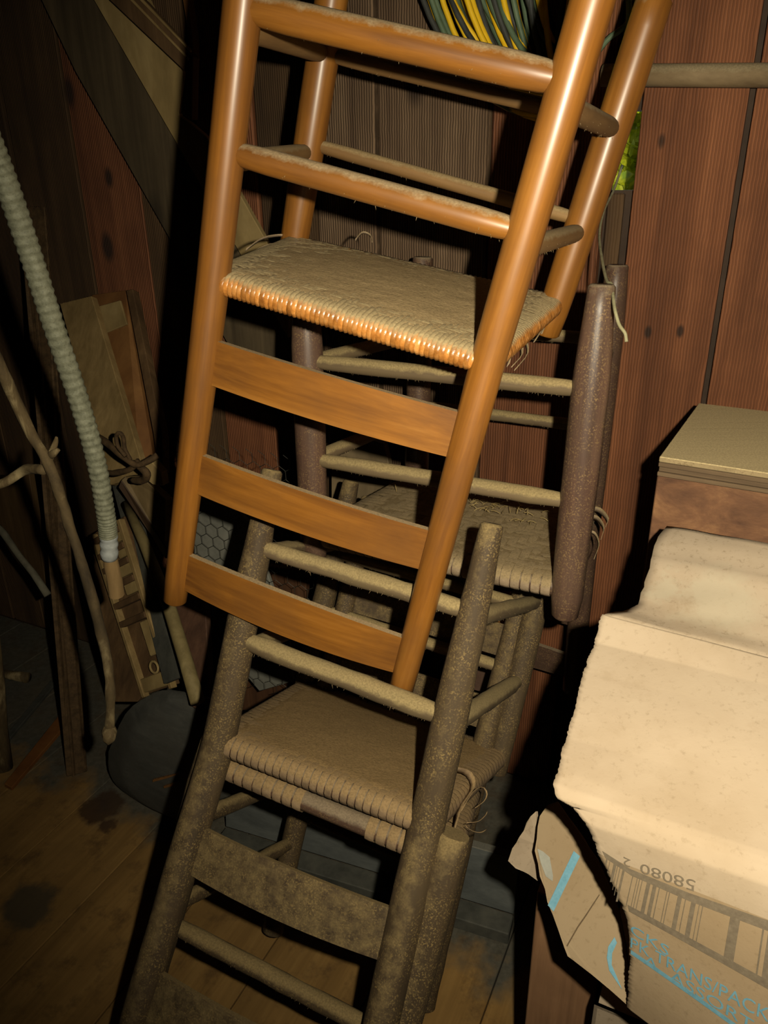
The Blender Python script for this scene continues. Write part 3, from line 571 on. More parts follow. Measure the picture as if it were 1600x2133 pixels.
# ------------------------------------------------------------------ cardboard boxes, chest and stand on the right
def cardboard(name, k=1.0, stain=0.3, patch_at=None, tint=(1, 1, 1)):
    m, nt, b = ntree(name); g = G(nt); v = g.coord('World', (1, 1, 1), rand=False)
    n1 = g.noise(v, 7.0, 4, .6); n2 = g.noise(v, 160.0, 4, .7); n3 = g.noise(v, 38.0, 4, .65)
    c = g.ramp(n1, [(.3, (.35 * k, .268 * k, .18 * k)), (.5, (.395 * k, .31 * k, .218 * k)), (.72, (.425 * k, .34 * k, .245 * k))])
    c = g.mix(g.math('MULTIPLY', g.step(n2, .56, .74), stain), c, (.13 * k, .085 * k, .04 * k))
    c = g.mix(g.math('MULTIPLY', g.step(n3, .58, .72), stain * .5), c, (.22 * k, .15 * k, .075 * k))
    c = g.mix(1.0, c, tuple(tint), 'MULTIPLY')
    if patch_at:
        pos = g.n('ShaderNodeNewGeometry').outputs['Position']
        for p, r in patch_at:
            d = g.n('ShaderNodeVectorMath', operation='DISTANCE'); g.l(pos, d.inputs[0]); d.inputs[1].default_value = p
            dd = g.math('ADD', d.outputs['Value'], g.math('MULTIPLY', g.math('SUBTRACT', n3, .5), .10))
            c = g.mix(g.ramp(dd, [(r * .5, (.75, .75, .75)), (r * 1.3, (0, 0, 0))]), c, (.42 * k, .36 * k, .26 * k))
    g.l(c, b.inputs['Base Color']); b.inputs['Roughness'].default_value = .85; b.inputs['Specular IOR Level'].default_value = .2
    g.bump(n3, .12, .004, b); return m
card = cardboard('pale_cardboard', .76); card_m = cardboard('shaded_printed_cardboard', .58, .3, tint=(1, .93, .80)); card_d = cardboard('brown_cardboard', .52, .35, tint=(1, .94, .80)); card_w = cardboard('worn_cardboard', .64, .5, (((0.3618, 0.7263, 0.9146), .04), ((0.3204, 0.758, 0.9123), .02)))
ink_grey = plain('grey_print', ((.095, .073, .05), (.115, .09, .06), (.14, .11, .075)), scale=200, rough=.9, bump=0)
ink_blue = plain('blue_print', ((.075, .18, .235), (.095, .22, .285), (.13, .25, .31)), scale=160, rough=.9, bump=0)
box = empty('cardboard_box', (0.275, 0.4902, 0.6001), 'large tan cardboard box with torn flaps and barcode print in the right foreground', 'box')
tl = lambda pts: to_local(box, pts)
jag = random.Random(11)
def ragged(pts, step, amt):
    q = densify(pts, step); return [p + Vector((jag.uniform(-amt, amt), jag.uniform(-amt, amt), jag.uniform(-amt, amt) * .4)) for p in q]
PC = [Vector(p) for p in [(0.1751, 0.509, 0.8249), (0.3126, 0.4299, 0.8312), (0.3243, 0.3724, 0.6302), (0.2262, 0.4794, 0.6204)]]
def patch(s, t): return PC[0] * ((1 - s) * (1 - t)) + PC[1] * (s * (1 - t)) + PC[2] * (s * t) + PC[3] * ((1 - s) * t)
pn = ((PC[1] - PC[0]).cross(PC[3] - PC[0])).normalized()
if pn.dot(CAM - PC[0]) < 0: pn = -pn
TOPN = [0]
LE = [(-0.0007, 0.0023), (0.0241, 0.0549), (0.0361, 0.1409), (0.0684, 0.2399), (0.107, 0.344), (0.1353, 0.4246), (0.1398, 0.4981), (0.1076, 0.6542), (0.0599, 0.8249), (-0.0011, 1.0034)]
KL = [Vector(p) for p in [(0.2384, 0.7226, 0.9061), (0.2253, 0.7, 0.8845), (0.2057, 0.6643, 0.8729), (0.1885, 0.6218, 0.8631), (0.171, 0.5846, 0.8528), (0.1567, 0.5483, 0.8472), (0.1497, 0.5345, 0.8432), (0.1513, 0.5257, 0.838), (0.1632, 0.5198, 0.8346), (0.1751, 0.5089, 0.8246)]] + [patch(*p) for p in LE[1:]]
KR = [Vector(p) for p in [(0.4006, 0.6375, 0.8989), (0.3871, 0.6059, 0.889), (0.372, 0.5713, 0.8799), (0.3564, 0.5352, 0.8697), (0.3408, 0.499, 0.8593), (0.3219, 0.4551, 0.8464), (0.319, 0.4484, 0.8445), (0.3176, 0.4449, 0.8431), (0.3151, 0.4383, 0.8392), (0.3126, 0.4299, 0.8312)]] + [patch(1, p[1]) for p in LE[1:]]
FL_, FR_, JT = [], [], []
for a, b, c, d in zip(KL, KL[1:], KR, KR[1:]):
    n_ = max(2, int((b - a).length / .0019))
    for q in range(n_):
        h_ = Vector((jag.uniform(-1, 1), jag.uniform(-1, 1), jag.uniform(-.4, .4))) * .0006 + Vector((1, -.3, 0)) * .0016 * noise.noise(a.lerp(b, q / n_) * 70)
        FL_.append(a.lerp(b, q / n_)); FR_.append(c.lerp(d, q / n_)); JT.append(h_)
FL_.append(KL[-1]); FR_.append(KR[-1]); JT.append(Vector((0, 0, 0)))
EXT = .24
FX = [b + (b - a).normalized() * EXT for a, b in zip(FL_, FR_)]
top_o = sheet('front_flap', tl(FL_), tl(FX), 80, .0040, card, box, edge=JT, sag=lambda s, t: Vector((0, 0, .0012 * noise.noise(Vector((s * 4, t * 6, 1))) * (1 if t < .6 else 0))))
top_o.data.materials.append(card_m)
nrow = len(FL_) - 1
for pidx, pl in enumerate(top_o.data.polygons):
    if FL_[pidx // 80].z < patch(*LE[2]).z + .0005: pl.material_index = 1            # printed face browner, partly shade painted in where it turns from the flash
def decal(name, quads, mat, nn=1):
    V, Fc = [], []
    for q in quads:
        k = len(V)
        A, B, C_, D_ = [Vector((*p, 0)) for p in q]; m = 10 if (B - A).length > .1 else 2; h = 8 if m == 2 else 1
        for i in range(m + 1):
            for j in range(h + 1):
                a = A.lerp(B, i / m).lerp(D_.lerp(C_, i / m), j / h); V.append(patch(a.x, a.y) + pn * .0026)
        for i in range(m):
            for j in range(h): Fc.append((k + i * (h + 1) + j, k + (i + 1) * (h + 1) + j, k + (i + 1) * (h + 1) + j + 1, k + i * (h + 1) + j + 1))
    return mesh(name, tl(V), Fc, mat, box)
decal('barcode', [[(0.0818, 0.1443), (0.0895, 0.1463), (0.0722, 0.1845), (0.0631, 0.1877)], [(0.1011, 0.1493), (0.1032, 0.1499), (0.0702, 0.2262), (0.0676, 0.2272)], [(0.1224, 0.1548), (0.1367, 0.1585), (0.0903, 0.2633), (0.0732, 0.2697)], [(0.1419, 0.1598), (0.1446, 0.1605), (0.0815, 0.3074), (0.0782, 0.3087)], [(0.1553, 0.1632), (0.1586, 0.164), (0.0856, 0.3341), (0.0816, 0.3357)], [(0.1706, 0.167), (0.1815, 0.1697), (0.099, 0.3611), (0.0854, 0.3666)], [(0.2233, 0.178), (0.2278, 0.1781), (0.1488, 0.3675), (0.1435, 0.3696)], [(0.2491, 0.179), (0.2525, 0.1791), (0.175, 0.3695), (0.171, 0.3711)], [(0.2615, 0.1794), (0.2648, 0.1796), (0.1877, 0.3719), (0.1841, 0.3717)], [(0.276, 0.18), (0.2793, 0.1801), (0.2031, 0.3727), (0.1996, 0.3725)], [(0.3027, 0.181), (0.3215, 0.1817), (0.248, 0.375), (0.228, 0.374)], [(0.3358, 0.1822), (0.3545, 0.1829), (0.2831, 0.3767), (0.2633, 0.3757)], [(0.3676, 0.1834), (0.372, 0.1836), (0.3017, 0.3776), (0.2971, 0.3774)], [(0.4087, 0.1849), (0.4125, 0.185), (0.3447, 0.3797), (0.3407, 0.3795)], [(0.4222, 0.1854), (0.426, 0.1855), (0.3591, 0.3803), (0.3551, 0.3801)], [(0.4671, 0.1869), (0.4884, 0.1877), (0.4253, 0.3834), (0.4027, 0.3824)], [(0.5048, 0.1883), (0.5091, 0.1884), (0.4473, 0.3844), (0.4428, 0.3842)], [(0.5366, 0.1887), (0.5598, 0.1881), (0.5008, 0.3868), (0.4764, 0.3857)], [(0.5763, 0.1876), (0.58, 0.1875), (0.5221, 0.3877), (0.5183, 0.3876)], [(0.5933, 0.1872), (0.5975, 0.187), (0.5406, 0.3885), (0.5362, 0.3883)], [(0.7333, 0.1834), (0.7807, 0.1821), (0.7339, 0.3966), (0.6838, 0.3945)], [(0.888, 0.1794), (0.8957, 0.1792), (0.8553, 0.4013), (0.8472, 0.401)], [(0.9159, 0.1787), (0.9445, 0.178), (0.9068, 0.4032), (0.8766, 0.4021)]], ink_grey)
decal('print_border', [[(0.0645, 0.1142), (0.2153, 0.1532), (0.2172, 0.1857), (0.0761, 0.1466)], [(0.2101, 0.1527), (0.5376, 0.1564), (0.5287, 0.195), (0.212, 0.1852)], [(0.5328, 0.1559), (0.9783, 0.1373), (0.9781, 0.1832), (0.5238, 0.1946)], [(0.1593, 0.3527), (0.9772, 0.4016), (0.977, 0.4405), (0.1607, 0.3866)]], ink_grey)
def print_text(name, s, quad, mat):
    cu = bpy.data.curves.new(name, 'FONT'); cu.body = s; cu.resolution_u = 3
    o = bpy.data.objects.new(name, cu); COL.objects.link(o)
    dg = bpy.context.evaluated_depsgraph_get(); me = bpy.data.meshes.new_from_object(o.evaluated_get(dg))
    bpy.data.objects.remove(o); bpy.data.curves.remove(cu)
    xs = [v.co.x for v in me.vertices]; ys = [v.co.y for v in me.vertices]
    x0, x1, y0, y1 = min(xs), max(xs), min(ys), max(ys); A, B, C_, D_ = [Vector((*p, 0)) for p in quad]
    for v in me.vertices:
        a = (v.co.x - x0) / (x1 - x0); c = 1 - (v.co.y - y0) / (y1 - y0)
        q = A.lerp(B, a).lerp(D_.lerp(C_, a), c); v.co = patch(q.x, q.y) + pn * .0028 - box.location
    ob = bpy.data.objects.new(name, me); COL.objects.link(ob); ob.parent = box; me.materials.append(mat); return ob
print_text('printed_number', '58080', [(0.5589, 0.1402), (0.2686, 0.1511), (0.2798, 0.1008), (0.5665, 0.0853)], ink_grey)
print_text('printed_number', '2', [(0.2139, 0.1467), (0.1744, 0.1438), (0.1882, 0.1012), (0.227, 0.1046)], ink_grey)
print_text('printed_text', 'CKS', [(0.1584, 0.4522), (0.3819, 0.4695), (0.3653, 0.5248), (0.1439, 0.5064)], ink_blue)
print_text('printed_text', 'PK TRANS/PACK', [(0.1423, 0.5273), (0.9194, 0.516), (0.9086, 0.5799), (0.1257, 0.5886)], ink_blue)
print_text('printed_text', 'A  ASSORT', [(0.2145, 0.5798), (0.8335, 0.6076), (0.8215, 0.6613), (0.1967, 0.6389)], ink_blue)
decal('printed_stripe', [[(0.1252, 0.6042), (0.8002, 0.6808), (0.7914, 0.7029), (0.1165, 0.6291)]], ink_blue)
# rear flap standing against the chest, and the crumpled fold in front of it
rl = [(0.24, 0.7237, 0.9036), (0.2654, 0.7336, 0.9014), (0.2848, 0.7454, 0.9034), (0.2973, 0.7687, 0.9192), (0.3086, 0.7879, 0.9356), (0.3206, 0.813, 0.9504), (0.3418, 0.8378, 0.9573)]
rr_ = [(0.4021, 0.6397, 0.8963), (0.4059, 0.6486, 0.8993), (0.4107, 0.6593, 0.9012), (0.4196, 0.6852, 0.9206), (0.4263, 0.7074, 0.9411), (0.4351, 0.7321, 0.9578), (0.4443, 0.7557, 0.9692)]
rl = resample(rl, 22); rr_ = resample(rr_, 22)
RX = [b + (b - a).normalized() * EXT for a, b in zip(rl, rr_)]
shade_caps(sheet('rear_flap', tl([p + Vector((jag.uniform(-.001, .001), jag.uniform(-.001, .001), 0)) for p in rl]), tl(RX), 36, .0042, card_w, box, sag=lambda s, t: Vector((0, 0, .0035 * math.exp(-((t - .62) / .05) ** 2) + .0025 * noise.noise(Vector((s * 7, t * 7, 3)))))))
# the torn left side panel, bowed outward
SP = [(0.1819, 0.6651, 0.691), (0.1925, 0.663, 0.6972), (0.1999, 0.646, 0.6926), (0.2223, 0.5976, 0.6802), (0.2325, 0.5614, 0.6665), (0.234, 0.538, 0.654), (0.2339, 0.5125, 0.6393), (0.2324, 0.4955, 0.6285), (0.2282, 0.48, 0.6167), (0.215, 0.4975, 0.6176), (0.2004, 0.5139, 0.617), (0.1851, 0.5304, 0.6158), (0.1808, 0.5349, 0.6154), (0.1805, 0.5414, 0.6189), (0.172, 0.5716, 0.6304), (0.1636, 0.6181, 0.6514), (0.1638, 0.6301, 0.6584), (0.173, 0.6581, 0.6809)]
side = board('side_panel', tl(ragged(SP + [SP[0]], .012, .0012)[:-1]), .004, card_d, box, toward=CAM - box.location, bevel=0)
def sdecal(quad_pts, name, mat):
    P = [Vector(p) for p in quad_pts]; nrm = (P[1] - P[0]).cross(P[-1] - P[0]).normalized()
    if nrm.dot(CAM - P[0]) < 0: nrm = -nrm
    return mesh(name, tl([p + nrm * .0012 for p in P]), [tuple(range(len(P)))], mat, box)
SPL = lambda: None
sdecal([(0.2014, 0.6136, 0.675), (0.2066, 0.6068, 0.6746), (0.1742, 0.5731, 0.6328), (0.1694, 0.5801, 0.6336)], 'printed_stripe', ink_blue)
sdecal([(0.2261, 0.5328, 0.6456), (0.2274, 0.5279, 0.6437), (0.2217, 0.522, 0.6364), (0.2197, 0.5141, 0.6304), (0.223, 0.5024, 0.6259), (0.2251, 0.494, 0.6226), (0.223, 0.4982, 0.6235), (0.2168, 0.5109, 0.6266), (0.2165, 0.5207, 0.632), (0.2193, 0.528, 0.6382)], 'printed_stripe', ink_blue)
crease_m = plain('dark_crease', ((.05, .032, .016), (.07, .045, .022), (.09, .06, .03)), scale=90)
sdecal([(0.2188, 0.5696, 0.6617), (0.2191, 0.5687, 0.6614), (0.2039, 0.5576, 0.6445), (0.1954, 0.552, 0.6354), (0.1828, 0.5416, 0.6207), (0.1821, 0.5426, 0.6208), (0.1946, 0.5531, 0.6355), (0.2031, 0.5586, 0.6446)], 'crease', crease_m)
sdecal([(0.166, 0.6309, 0.6604), (0.1714, 0.626, 0.6613), (0.1773, 0.6183, 0.661), (0.1781, 0.6015, 0.6519), (0.177, 0.5974, 0.6488), (0.1711, 0.604, 0.6485), (0.1679, 0.6163, 0.6533)], 'worn_patch', plain('worn_blue_grey_paper', ((.17, .17, .145), (.21, .21, .18), (.25, .25, .21)), scale=40))
tf = board('torn_flap', tl(ragged([(0.1739, 0.6829, 0.6633), (0.1682, 0.6832, 0.6556), (0.1594, 0.6782, 0.6383), (0.1472, 0.6725, 0.6155), (0.1424, 0.6669, 0.6032), (0.1497, 0.656, 0.6028), (0.1609, 0.6436, 0.606), (0.1699, 0.6333, 0.6086), (0.1736, 0.6573, 0.6375)], .008, .0012)), .004, card_w, box, toward=CAM - box.location, bevel=0)
# unseen sides and bottom that carry the visible sheets
b0, b1, b2, b3 = [Vector(p) for p in [(0.2277, 0.4807, 0.6184), (0.3398, 0.3901, 0.596), (0.4161, 0.5906, 0.7047), (0.3039, 0.7111, 0.6556)]]
zb = min(b0.z, .64)
e0, e1 = FX[0], FX[-1]
bp = [Vector((b0.x, b0.y, zb)), Vector((e1.x, e1.y, zb)), Vector((e0.x, e0.y, zb)), Vector((b0.x, b0.y, zb)) + N * .20]
slab('bottom_panel', tl(bp), (0, 0, .004), card_d, box, 0)
slab('back_panel', tl([bp[3], bp[2], Vector((bp[2].x, bp[2].y, e0.z - .004)), Vector((bp[3].x, bp[3].y, FL_[0].z - .03))]), N * .004, card_d, box, 0)
ends = [FX[q] for q in range(0, len(FX), 6)] + [FX[-1]]
slab('side_panel', tl(ends + [Vector((e1.x, e1.y, zb)), Vector((e0.x, e0.y, zb))]), U * .004, card_d, box, 0)
# a second, darker box underneath, down to the floor
lb = empty('cardboard_box', (b0.x, b0.y, 0), 'brown cardboard box underneath the torn box at the bottom right', 'box')
q0 = Vector((0.2307, 0.5709, 0.4853))
base_c = [q0, q0 + U * .60, q0 + U * .60 + N * .26, q0 + N * .26]
lo = [Vector((p.x, p.y, 0)) for p in base_c]; hi = [Vector((p.x, p.y, q0.z)) for p in base_c]
ll = lambda pts: to_local(lb, pts)
for i, nm in enumerate(('front_panel', 'side_panel', 'back_panel', 'side_panel')):
    board(nm, ll([lo[i], lo[(i + 1) % 4], hi[(i + 1) % 4], hi[i]]), .004, card_w, lb, toward=(sum(lo, Vector()) / 4 + ((lo[i] + lo[(i + 1) % 4]) / 2 - sum(lo, Vector()) / 4) * 4) - lb.location, bevel=0)
slab('top_flap', ll(hi), (0, 0, -.004), card_w, lb, 0)
# reddish board standing beside the boxes
pb = [(0.1831, 0.6797, 0.5344), (0.2004, 0.6727, 0.5309), (0.2349, 0.5797, 0.4308), (0.1513, 0.5931, 0.4115)]
stand = empty('wooden_post', (pb[3][0], pb[3][1], 0), 'reddish brown board standing on end left of the boxes', 'board')
pv = [Vector(p) for p in pb]; d0 = (pv[3] - pv[0]).normalized(); d1 = (pv[2] - pv[1]).normalized()
post_face = [pv[0], pv[1] + U * .012, pv[1] + U * .055, Vector((pv[1].x, pv[1].y, 0)) + U * .055, Vector((pv[0].x, pv[0].y, 0))]
post_face = [pv[0], Vector((pv[0].x, pv[0].y, pv[0].z)) + U * .085, Vector((pv[0].x, pv[0].y, 0)) + U * .085, Vector((pv[0].x, pv[0].y, 0))]
board('upright', to_local(stand, post_face), .03, wood('red_post_wood', 'z', ((.11, .055, .025), (.21, .11, .052), (.28, .155, .075)), rough=.8, bump=.4, vary=0), stand, toward=CAM - stand.location)
# wooden chest against the wall
c0 = Vector((0.3608, 0.9428, 1.01)); cd = (Vector((0.5067, 1.1911, 1.0085)) - c0); cd.z = 0; cd.normalize(); ce = Vector((cd.y, -cd.x, 0))
chest = empty('wooden_chest', (c0.x, c0.y, 0), 'rough wooden chest with a dusty lid behind the cardboard box', 'chest')
cz = c0.z
lid_m = wood('dusty_lid', 'x', ((.17, .125, .065), (.24, .18, .095), (.30, .225, .12)), rough=.9, bump=.3, vary=0, dust=.95, dustcol=(.42, .33, .175), dust_at=.1, speck=.5, speckcol=(.09, .055, .025))
rough_m = wood('rough_chest_wood', 'x', ((.05, .022, .012), (.14, .065, .030), (.27, .14, .06)), rough=.85, bump=.9, vary=.05, gscale=.8)
ply_m = wood('layered_lid_edge', (2, 2, 60), ((.05, .030, .016), (.10, .065, .034), (.15, .10, .055)), rough=.85, bump=.6, vary=.1)
cl_ = lambda pts: to_local(chest, pts)
cw, cdp = .52, .29
def rect(z, g_=0): return [c0 * 1 + Vector((0, 0, z - cz)) - ce * g_ - cd * g_, c0 + Vector((0, 0, z - cz)) + ce * (cw + g_) - cd * g_, c0 + Vector((0, 0, z - cz)) + ce * (cw + g_) + cd * (cdp + g_), c0 + Vector((0, 0, z - cz)) - ce * g_ + cd * (cdp + g_)]
slab('lid', cl_(rect(cz - .0075)), (0, 0, .0075), lid_m, chest, .001)
for i in range(3): slab('lid_layer', cl_(rect(cz - .0075 - .0065 * (i + 1), -.0012 * (i % 2))), (0, 0, .006), ply_m, chest, .0008)
zz = cz - .028; k = 0
while zz > 0.02:
    z0 = max(0, zz - .145)
    for (a, b_) in ((c0, c0 + ce * cw), (c0 + cd * cdp, c0 + cd * cdp + ce * cw)):
        off = cd * (.0 if a is c0 else -.018)
        Pq = [Vector((a.x, a.y, z0 + .002)) + off, Vector((b_.x, b_.y, z0 + .002)) + off, Vector((b_.x, b_.y, z0 + .002)) + off + cd * .018, Vector((a.x, a.y, z0 + .002)) + off + cd * .018]
        slab('side_board', cl_([p + cd * .003 for p in Pq]), (0, 0, zz - z0 - .002), rough_m, chest, .0015)
    for s_ in (0, cw - .018):
        a = c0 + ce * s_ + cd * .02; b_ = c0 + ce * s_ + cd * (cdp - .02)
        Pq = [Vector((a.x, a.y, z0 + .002)), Vector((a.x, a.y, z0 + .002)) + ce * .018, Vector((b_.x, b_.y, z0 + .002)) + ce * .018, Vector((b_.x, b_.y, z0 + .002))]
        slab('end_board', cl_(Pq), (0, 0, zz - z0 - .002), rough_m, chest, .0015)
    zz = z0; k += 1

# ------------------------------------------------------------------ things hung on the wall
pole = tube('pole', [(0.3606, 1.4043, 1.4936), (0.614, 1.2805, 1.4773)], .0165, wood('dusty_pole_wood', (3, 20, 20), ((.09, .06, .03), (.15, .105, .055), (.20, .145, .08)), rough=.8, dust=.8, dust_at=.1), seg=16, rough=.0006)
tag(pole, 'dusty round pole fixed across the reddish wall boards at top right', 'pole')
def cord_coil(name, mat, label, loops, seedv, w0, w1, rad, tail=None):
    rg = random.Random(seedv); V, Fc = [], []
    ctr = Vector((0.2598, 1.3757, 1.8161))
    for i in range(loops):
        q = (i + rg.uniform(.1, .9)) / loops
        a = .035 + .215 * q; b = .30 + .05 * q + rg.uniform(-.02, .03); tilt = rg.uniform(.05, .22); cz_ = rg.uniform(-.02, .02); ph = rg.uniform(0, 6)
        ar = rg.uniform(.025, .07); cx = rg.uniform(-.012, .012); dep = rg.uniform(.55, 1.0)
        pts = []
        for k in range(56):
            t = 2 * math.pi * k / 56
            x = (a if math.cos(t) < 0 else ar) * math.cos(t); z = b * math.sin(t)
            xx = x * math.cos(tilt) - z * math.sin(tilt) * .5 + cx; zz = x * math.sin(tilt) + z + cz_
            pts.append(ctr + U * xx + Vector((0, 0, zz)) - N * (w0 + (w1 - w0) * dep * (.5 + .5 * math.sin(t + ph)) - .1))
        pts.append(pts[0])
        v, f_ = tube_data(pts, rad, seg=8, cap=False); k0 = len(V); V += v; Fc += [tuple(q_ + k0 for q_ in ff) for ff in f_]
    if tail:
        for tp in tail:
            v, f_ = tube_data(spline(tp, 14), rad, seg=7); k0 = len(V); V += v; Fc += [tuple(q + k0 for q in ff) for ff in f_]
    o = mesh(name, V, Fc, mat, smooth=True); tag(o, label, 'cord', 'coiled cords hung on the wall'); return o
yel = plain('yellow_vinyl', ((.55, .33, .008), (.66, .41, .012), (.72, .47, .02)), rough=.45, bump=.05)
grn = plain('green_vinyl', ((.055, .085, .050), (.08, .12, .070), (.11, .155, .09)), rough=.5, bump=.05)
blk = plain('black_vinyl', ((.022, .024, .022), (.035, .037, .034), (.05, .052, .046)), rough=.5, bump=.05)
cord_coil('cord', yel, 'yellow cord looped in the coil at the top of the wall', 17, 1, .05, .12, .0048)
cord_coil('cord', grn, 'grey-green cord looped in the coil at the top of the wall', 16, 2, .05, .115, .0046, tail=[[(0.3111, 1.4062, 1.4924), (0.3423, 1.4021, 1.5182), (0.3648, 1.4023, 1.5442), (0.3932, 1.3995, 1.5659), (0.4104, 1.3911, 1.6174)], [(0.3787, 1.3955, 1.6309), (0.3876, 1.3911, 1.593), (0.3901, 1.3899, 1.5676), (0.3916, 1.4003, 1.5487)]])
cord_coil('cord', blk, 'black cord looped in the coil at the top of the wall', 16, 3, .045, .11, .0048)
nc = Vector((0.279, 1.4776, 1.8507)) + Vector((0, 0, .275))
nail_ = tube('nail', [nc + N * .02, nc - N * .16, nc - N * .165 + Vector((0, 0, .02))], .007, rust, seg=10); tag(nail_, 'iron spike in the wall that holds the coiled cords', 'nail')
tw = tube('string', spline([(0.4223, 1.4572, 1.3614), (0.3983, 1.408, 1.324), (0.3572, 1.3077, 1.2943), (0.3297, 1.2182, 1.2646), (0.3039, 1.099, 1.2418), (0.2849, 0.9993, 1.2261), (0.2849, 0.9767, 1.2243), (0.2804, 0.9507, 1.2147), (0.2763, 0.9233, 1.202), (0.2796, 0.9111, 1.1867), (0.2863, 0.907, 1.1774), (0.2878, 0.9029, 1.168)], 60), .0021, plain('dry_twine', ((.16, .145, .075), (.23, .21, .12), (.29, .27, .16)), scale=90), seg=7)
tag(tw, 'dry string draped over the upturned leg of the purplish-brown chair', 'string')

# ------------------------------------------------------------------ left side clutter
def ribbed(pts, n, r0, r1):
    P = spline(pts, n * 4 + 1); rad = [(r1 if i % 4 in (1, 2) else r0) for i in range(len(P))]; return P, rad
hose = empty('metal_conduit', (-0.3857, 0.9232, 1.2142), 'ribbed grey metal conduit hanging down on the left', 'conduit')
hp, hr = ribbed([(-0.393, 0.8414, 1.4264), (-0.3935, 0.8773, 1.3586), (-0.3936, 0.9072, 1.2774), (-0.3892, 0.9243, 1.1918), (-0.3852, 0.9484, 1.0974), (-0.3826, 0.9638, 1.008), (-0.389, 0.9813, 0.9235), (-0.3927, 0.9865, 0.8854)], 62, .0119, .0131)
tube('hose', to_local(hose, hp), hr, conduit_mat, hose, seg=18)
P2, r2 = ribbed([(-0.3919, 0.9863, 0.89), (-0.395, 0.989, 0.8713), (-0.3989, 0.9923, 0.8488)], 3, .0117, .0128)
tag(tube('collar', to_local(hose, P2), r2, conduit_clean, hose, seg=18), 'clean bluish end collar')
shade_caps(tube('handle', to_local(hose, [(-0.397, 0.9911, 0.8587), (-0.3981, 0.9931, 0.8382), (-0.3995, 0.9979, 0.8118), (-0.4016, 1.0016, 0.7829)]), [.0085, .0105, .0115, .0118], handle_wood, hose, seg=12, rough=.002))
h0 = Vector((-0.393, 0.8414, 1.4264)); h1 = Vector((-0.4147, 0.8266, 1.5419))
tube('hose', to_local(hose, spline([h0, h1, h1 + Vector((-.06, .02, .3)), Vector((h1.x - .08, h1.y + .03, HT - .002))], 40)), .0122, conduit_mat, hose, seg=14)
br = empty('dry_branch', (-0.4282, 0.9527, 0.908), 'crooked dry branch with a broken twig hanging left of the grey log', 'branch')
bp_ = spline([(-0.4762, 0.9099, 1.2337), (-0.4638, 0.9251, 1.1438), (-0.4542, 0.9438, 1.062), (-0.433, 0.9397, 1.0028), (-0.4262, 0.9423, 0.9342), (-0.4158, 0.9403, 0.8548), (-0.4094, 0.9388, 0.7767), (-0.4069, 0.9384, 0.701), (-0.4114, 0.935, 0.6435), (-0.4208, 0.9296, 0.5812)], 60)
tube('stem', to_local(br, bp_), [.0072 + .0012 * noise.noise(p * 30) for p in bp_], branch_mat, br, seg=12, rough=.0016)
bt = Vector((-0.4762, 0.9099, 1.2337))
tube('stem', to_local(br, spline([bt, bt + Vector((-.05, -.02, .12)), bt + Vector((-.08, -.03, .30))], 10)), .0068, branch_mat, br, seg=10, rough=.0015)
tube('hanging_wire', to_local(br, [bt + Vector((-.08, -.03, .27)), Vector((bt.x - .08, bt.y - .03, HT - .002))]), .0012, wire_mat, br, seg=6)
tube('knob', to_local(br, [(-0.4188, 0.9308, 0.5964), (-0.4197, 0.9289, 0.5872), (-0.4209, 0.9278, 0.5772), (-0.4221, 0.9267, 0.5672)]), [.0075, .0125, .0115, .005], branch_mat, br, seg=12, rough=.004)
tube('twig', to_local(br, spline([(-0.443, 0.9407, 1.0053), (-0.4723, 0.9602, 0.9998), (-0.4899, 0.9673, 0.9912), (-0.5095, 0.9623, 0.9797), (-0.5419, 0.9581, 0.97)], 16)), .0065, branch_mat, br, seg=10, rough=.0015)
tube('twig', to_local(br, spline([(-0.4391, 0.944, 1.0127), (-0.4305, 0.945, 1.0274), (-0.4231, 0.9457, 1.0415), (-0.4197, 0.9434, 1.0487)], 10)), [.007, .006, .005, .0045, .004, .0035, .003, .0025, .002, .0015], branch_mat, br, seg=8, rough=.001)
tube('twig', to_local(br, [(-0.4377, 0.9473, 1.0201), (-0.4258, 0.9395, 1.0273), (-0.4174, 0.9369, 1.0339)]), [.006, .005, .002], branch_mat, br, seg=8, rough=.002)
# rusty flat post
rp = board('rusty_post', [(-0.8438, 1.9151, 1.2556), (-0.7735, 1.8807, 1.2462), (-0.7699, 1.7232, 0.5765)] + [(-0.7478, 1.4859, 0.0), (-0.7921, 1.4703, 0.0), (-0.8812, 1.7776, 0.6066)], .012, rust)
bpy.data.objects.remove(rp)
pA, pB, pC, pD = [Vector(p) for p in ((-0.8173, 1.8687, 1.2986), (-0.7443, 1.8331, 1.2988), (-0.7497, 1.4894, 0.003), (-0.794, 1.4736, 0.003))]
rp = empty('rusty_post', pD, 'long rusty flat iron post leaning on the left wall behind the conduit', 'post')
board('flat_bar', to_local(rp, [pA, pB, pC, pD]), .006, rust, rp, toward=CAM - pD)
board('rib', to_local(rp, [pA.lerp(pB, .42) + N * -.008, pA.lerp(pB, .52) + N * -.008, pD.lerp(pC, .52) + N * -.008, pD.lerp(pC, .42) + N * -.008]), .008, rust, rp, toward=CAM - pD, bevel=.001)
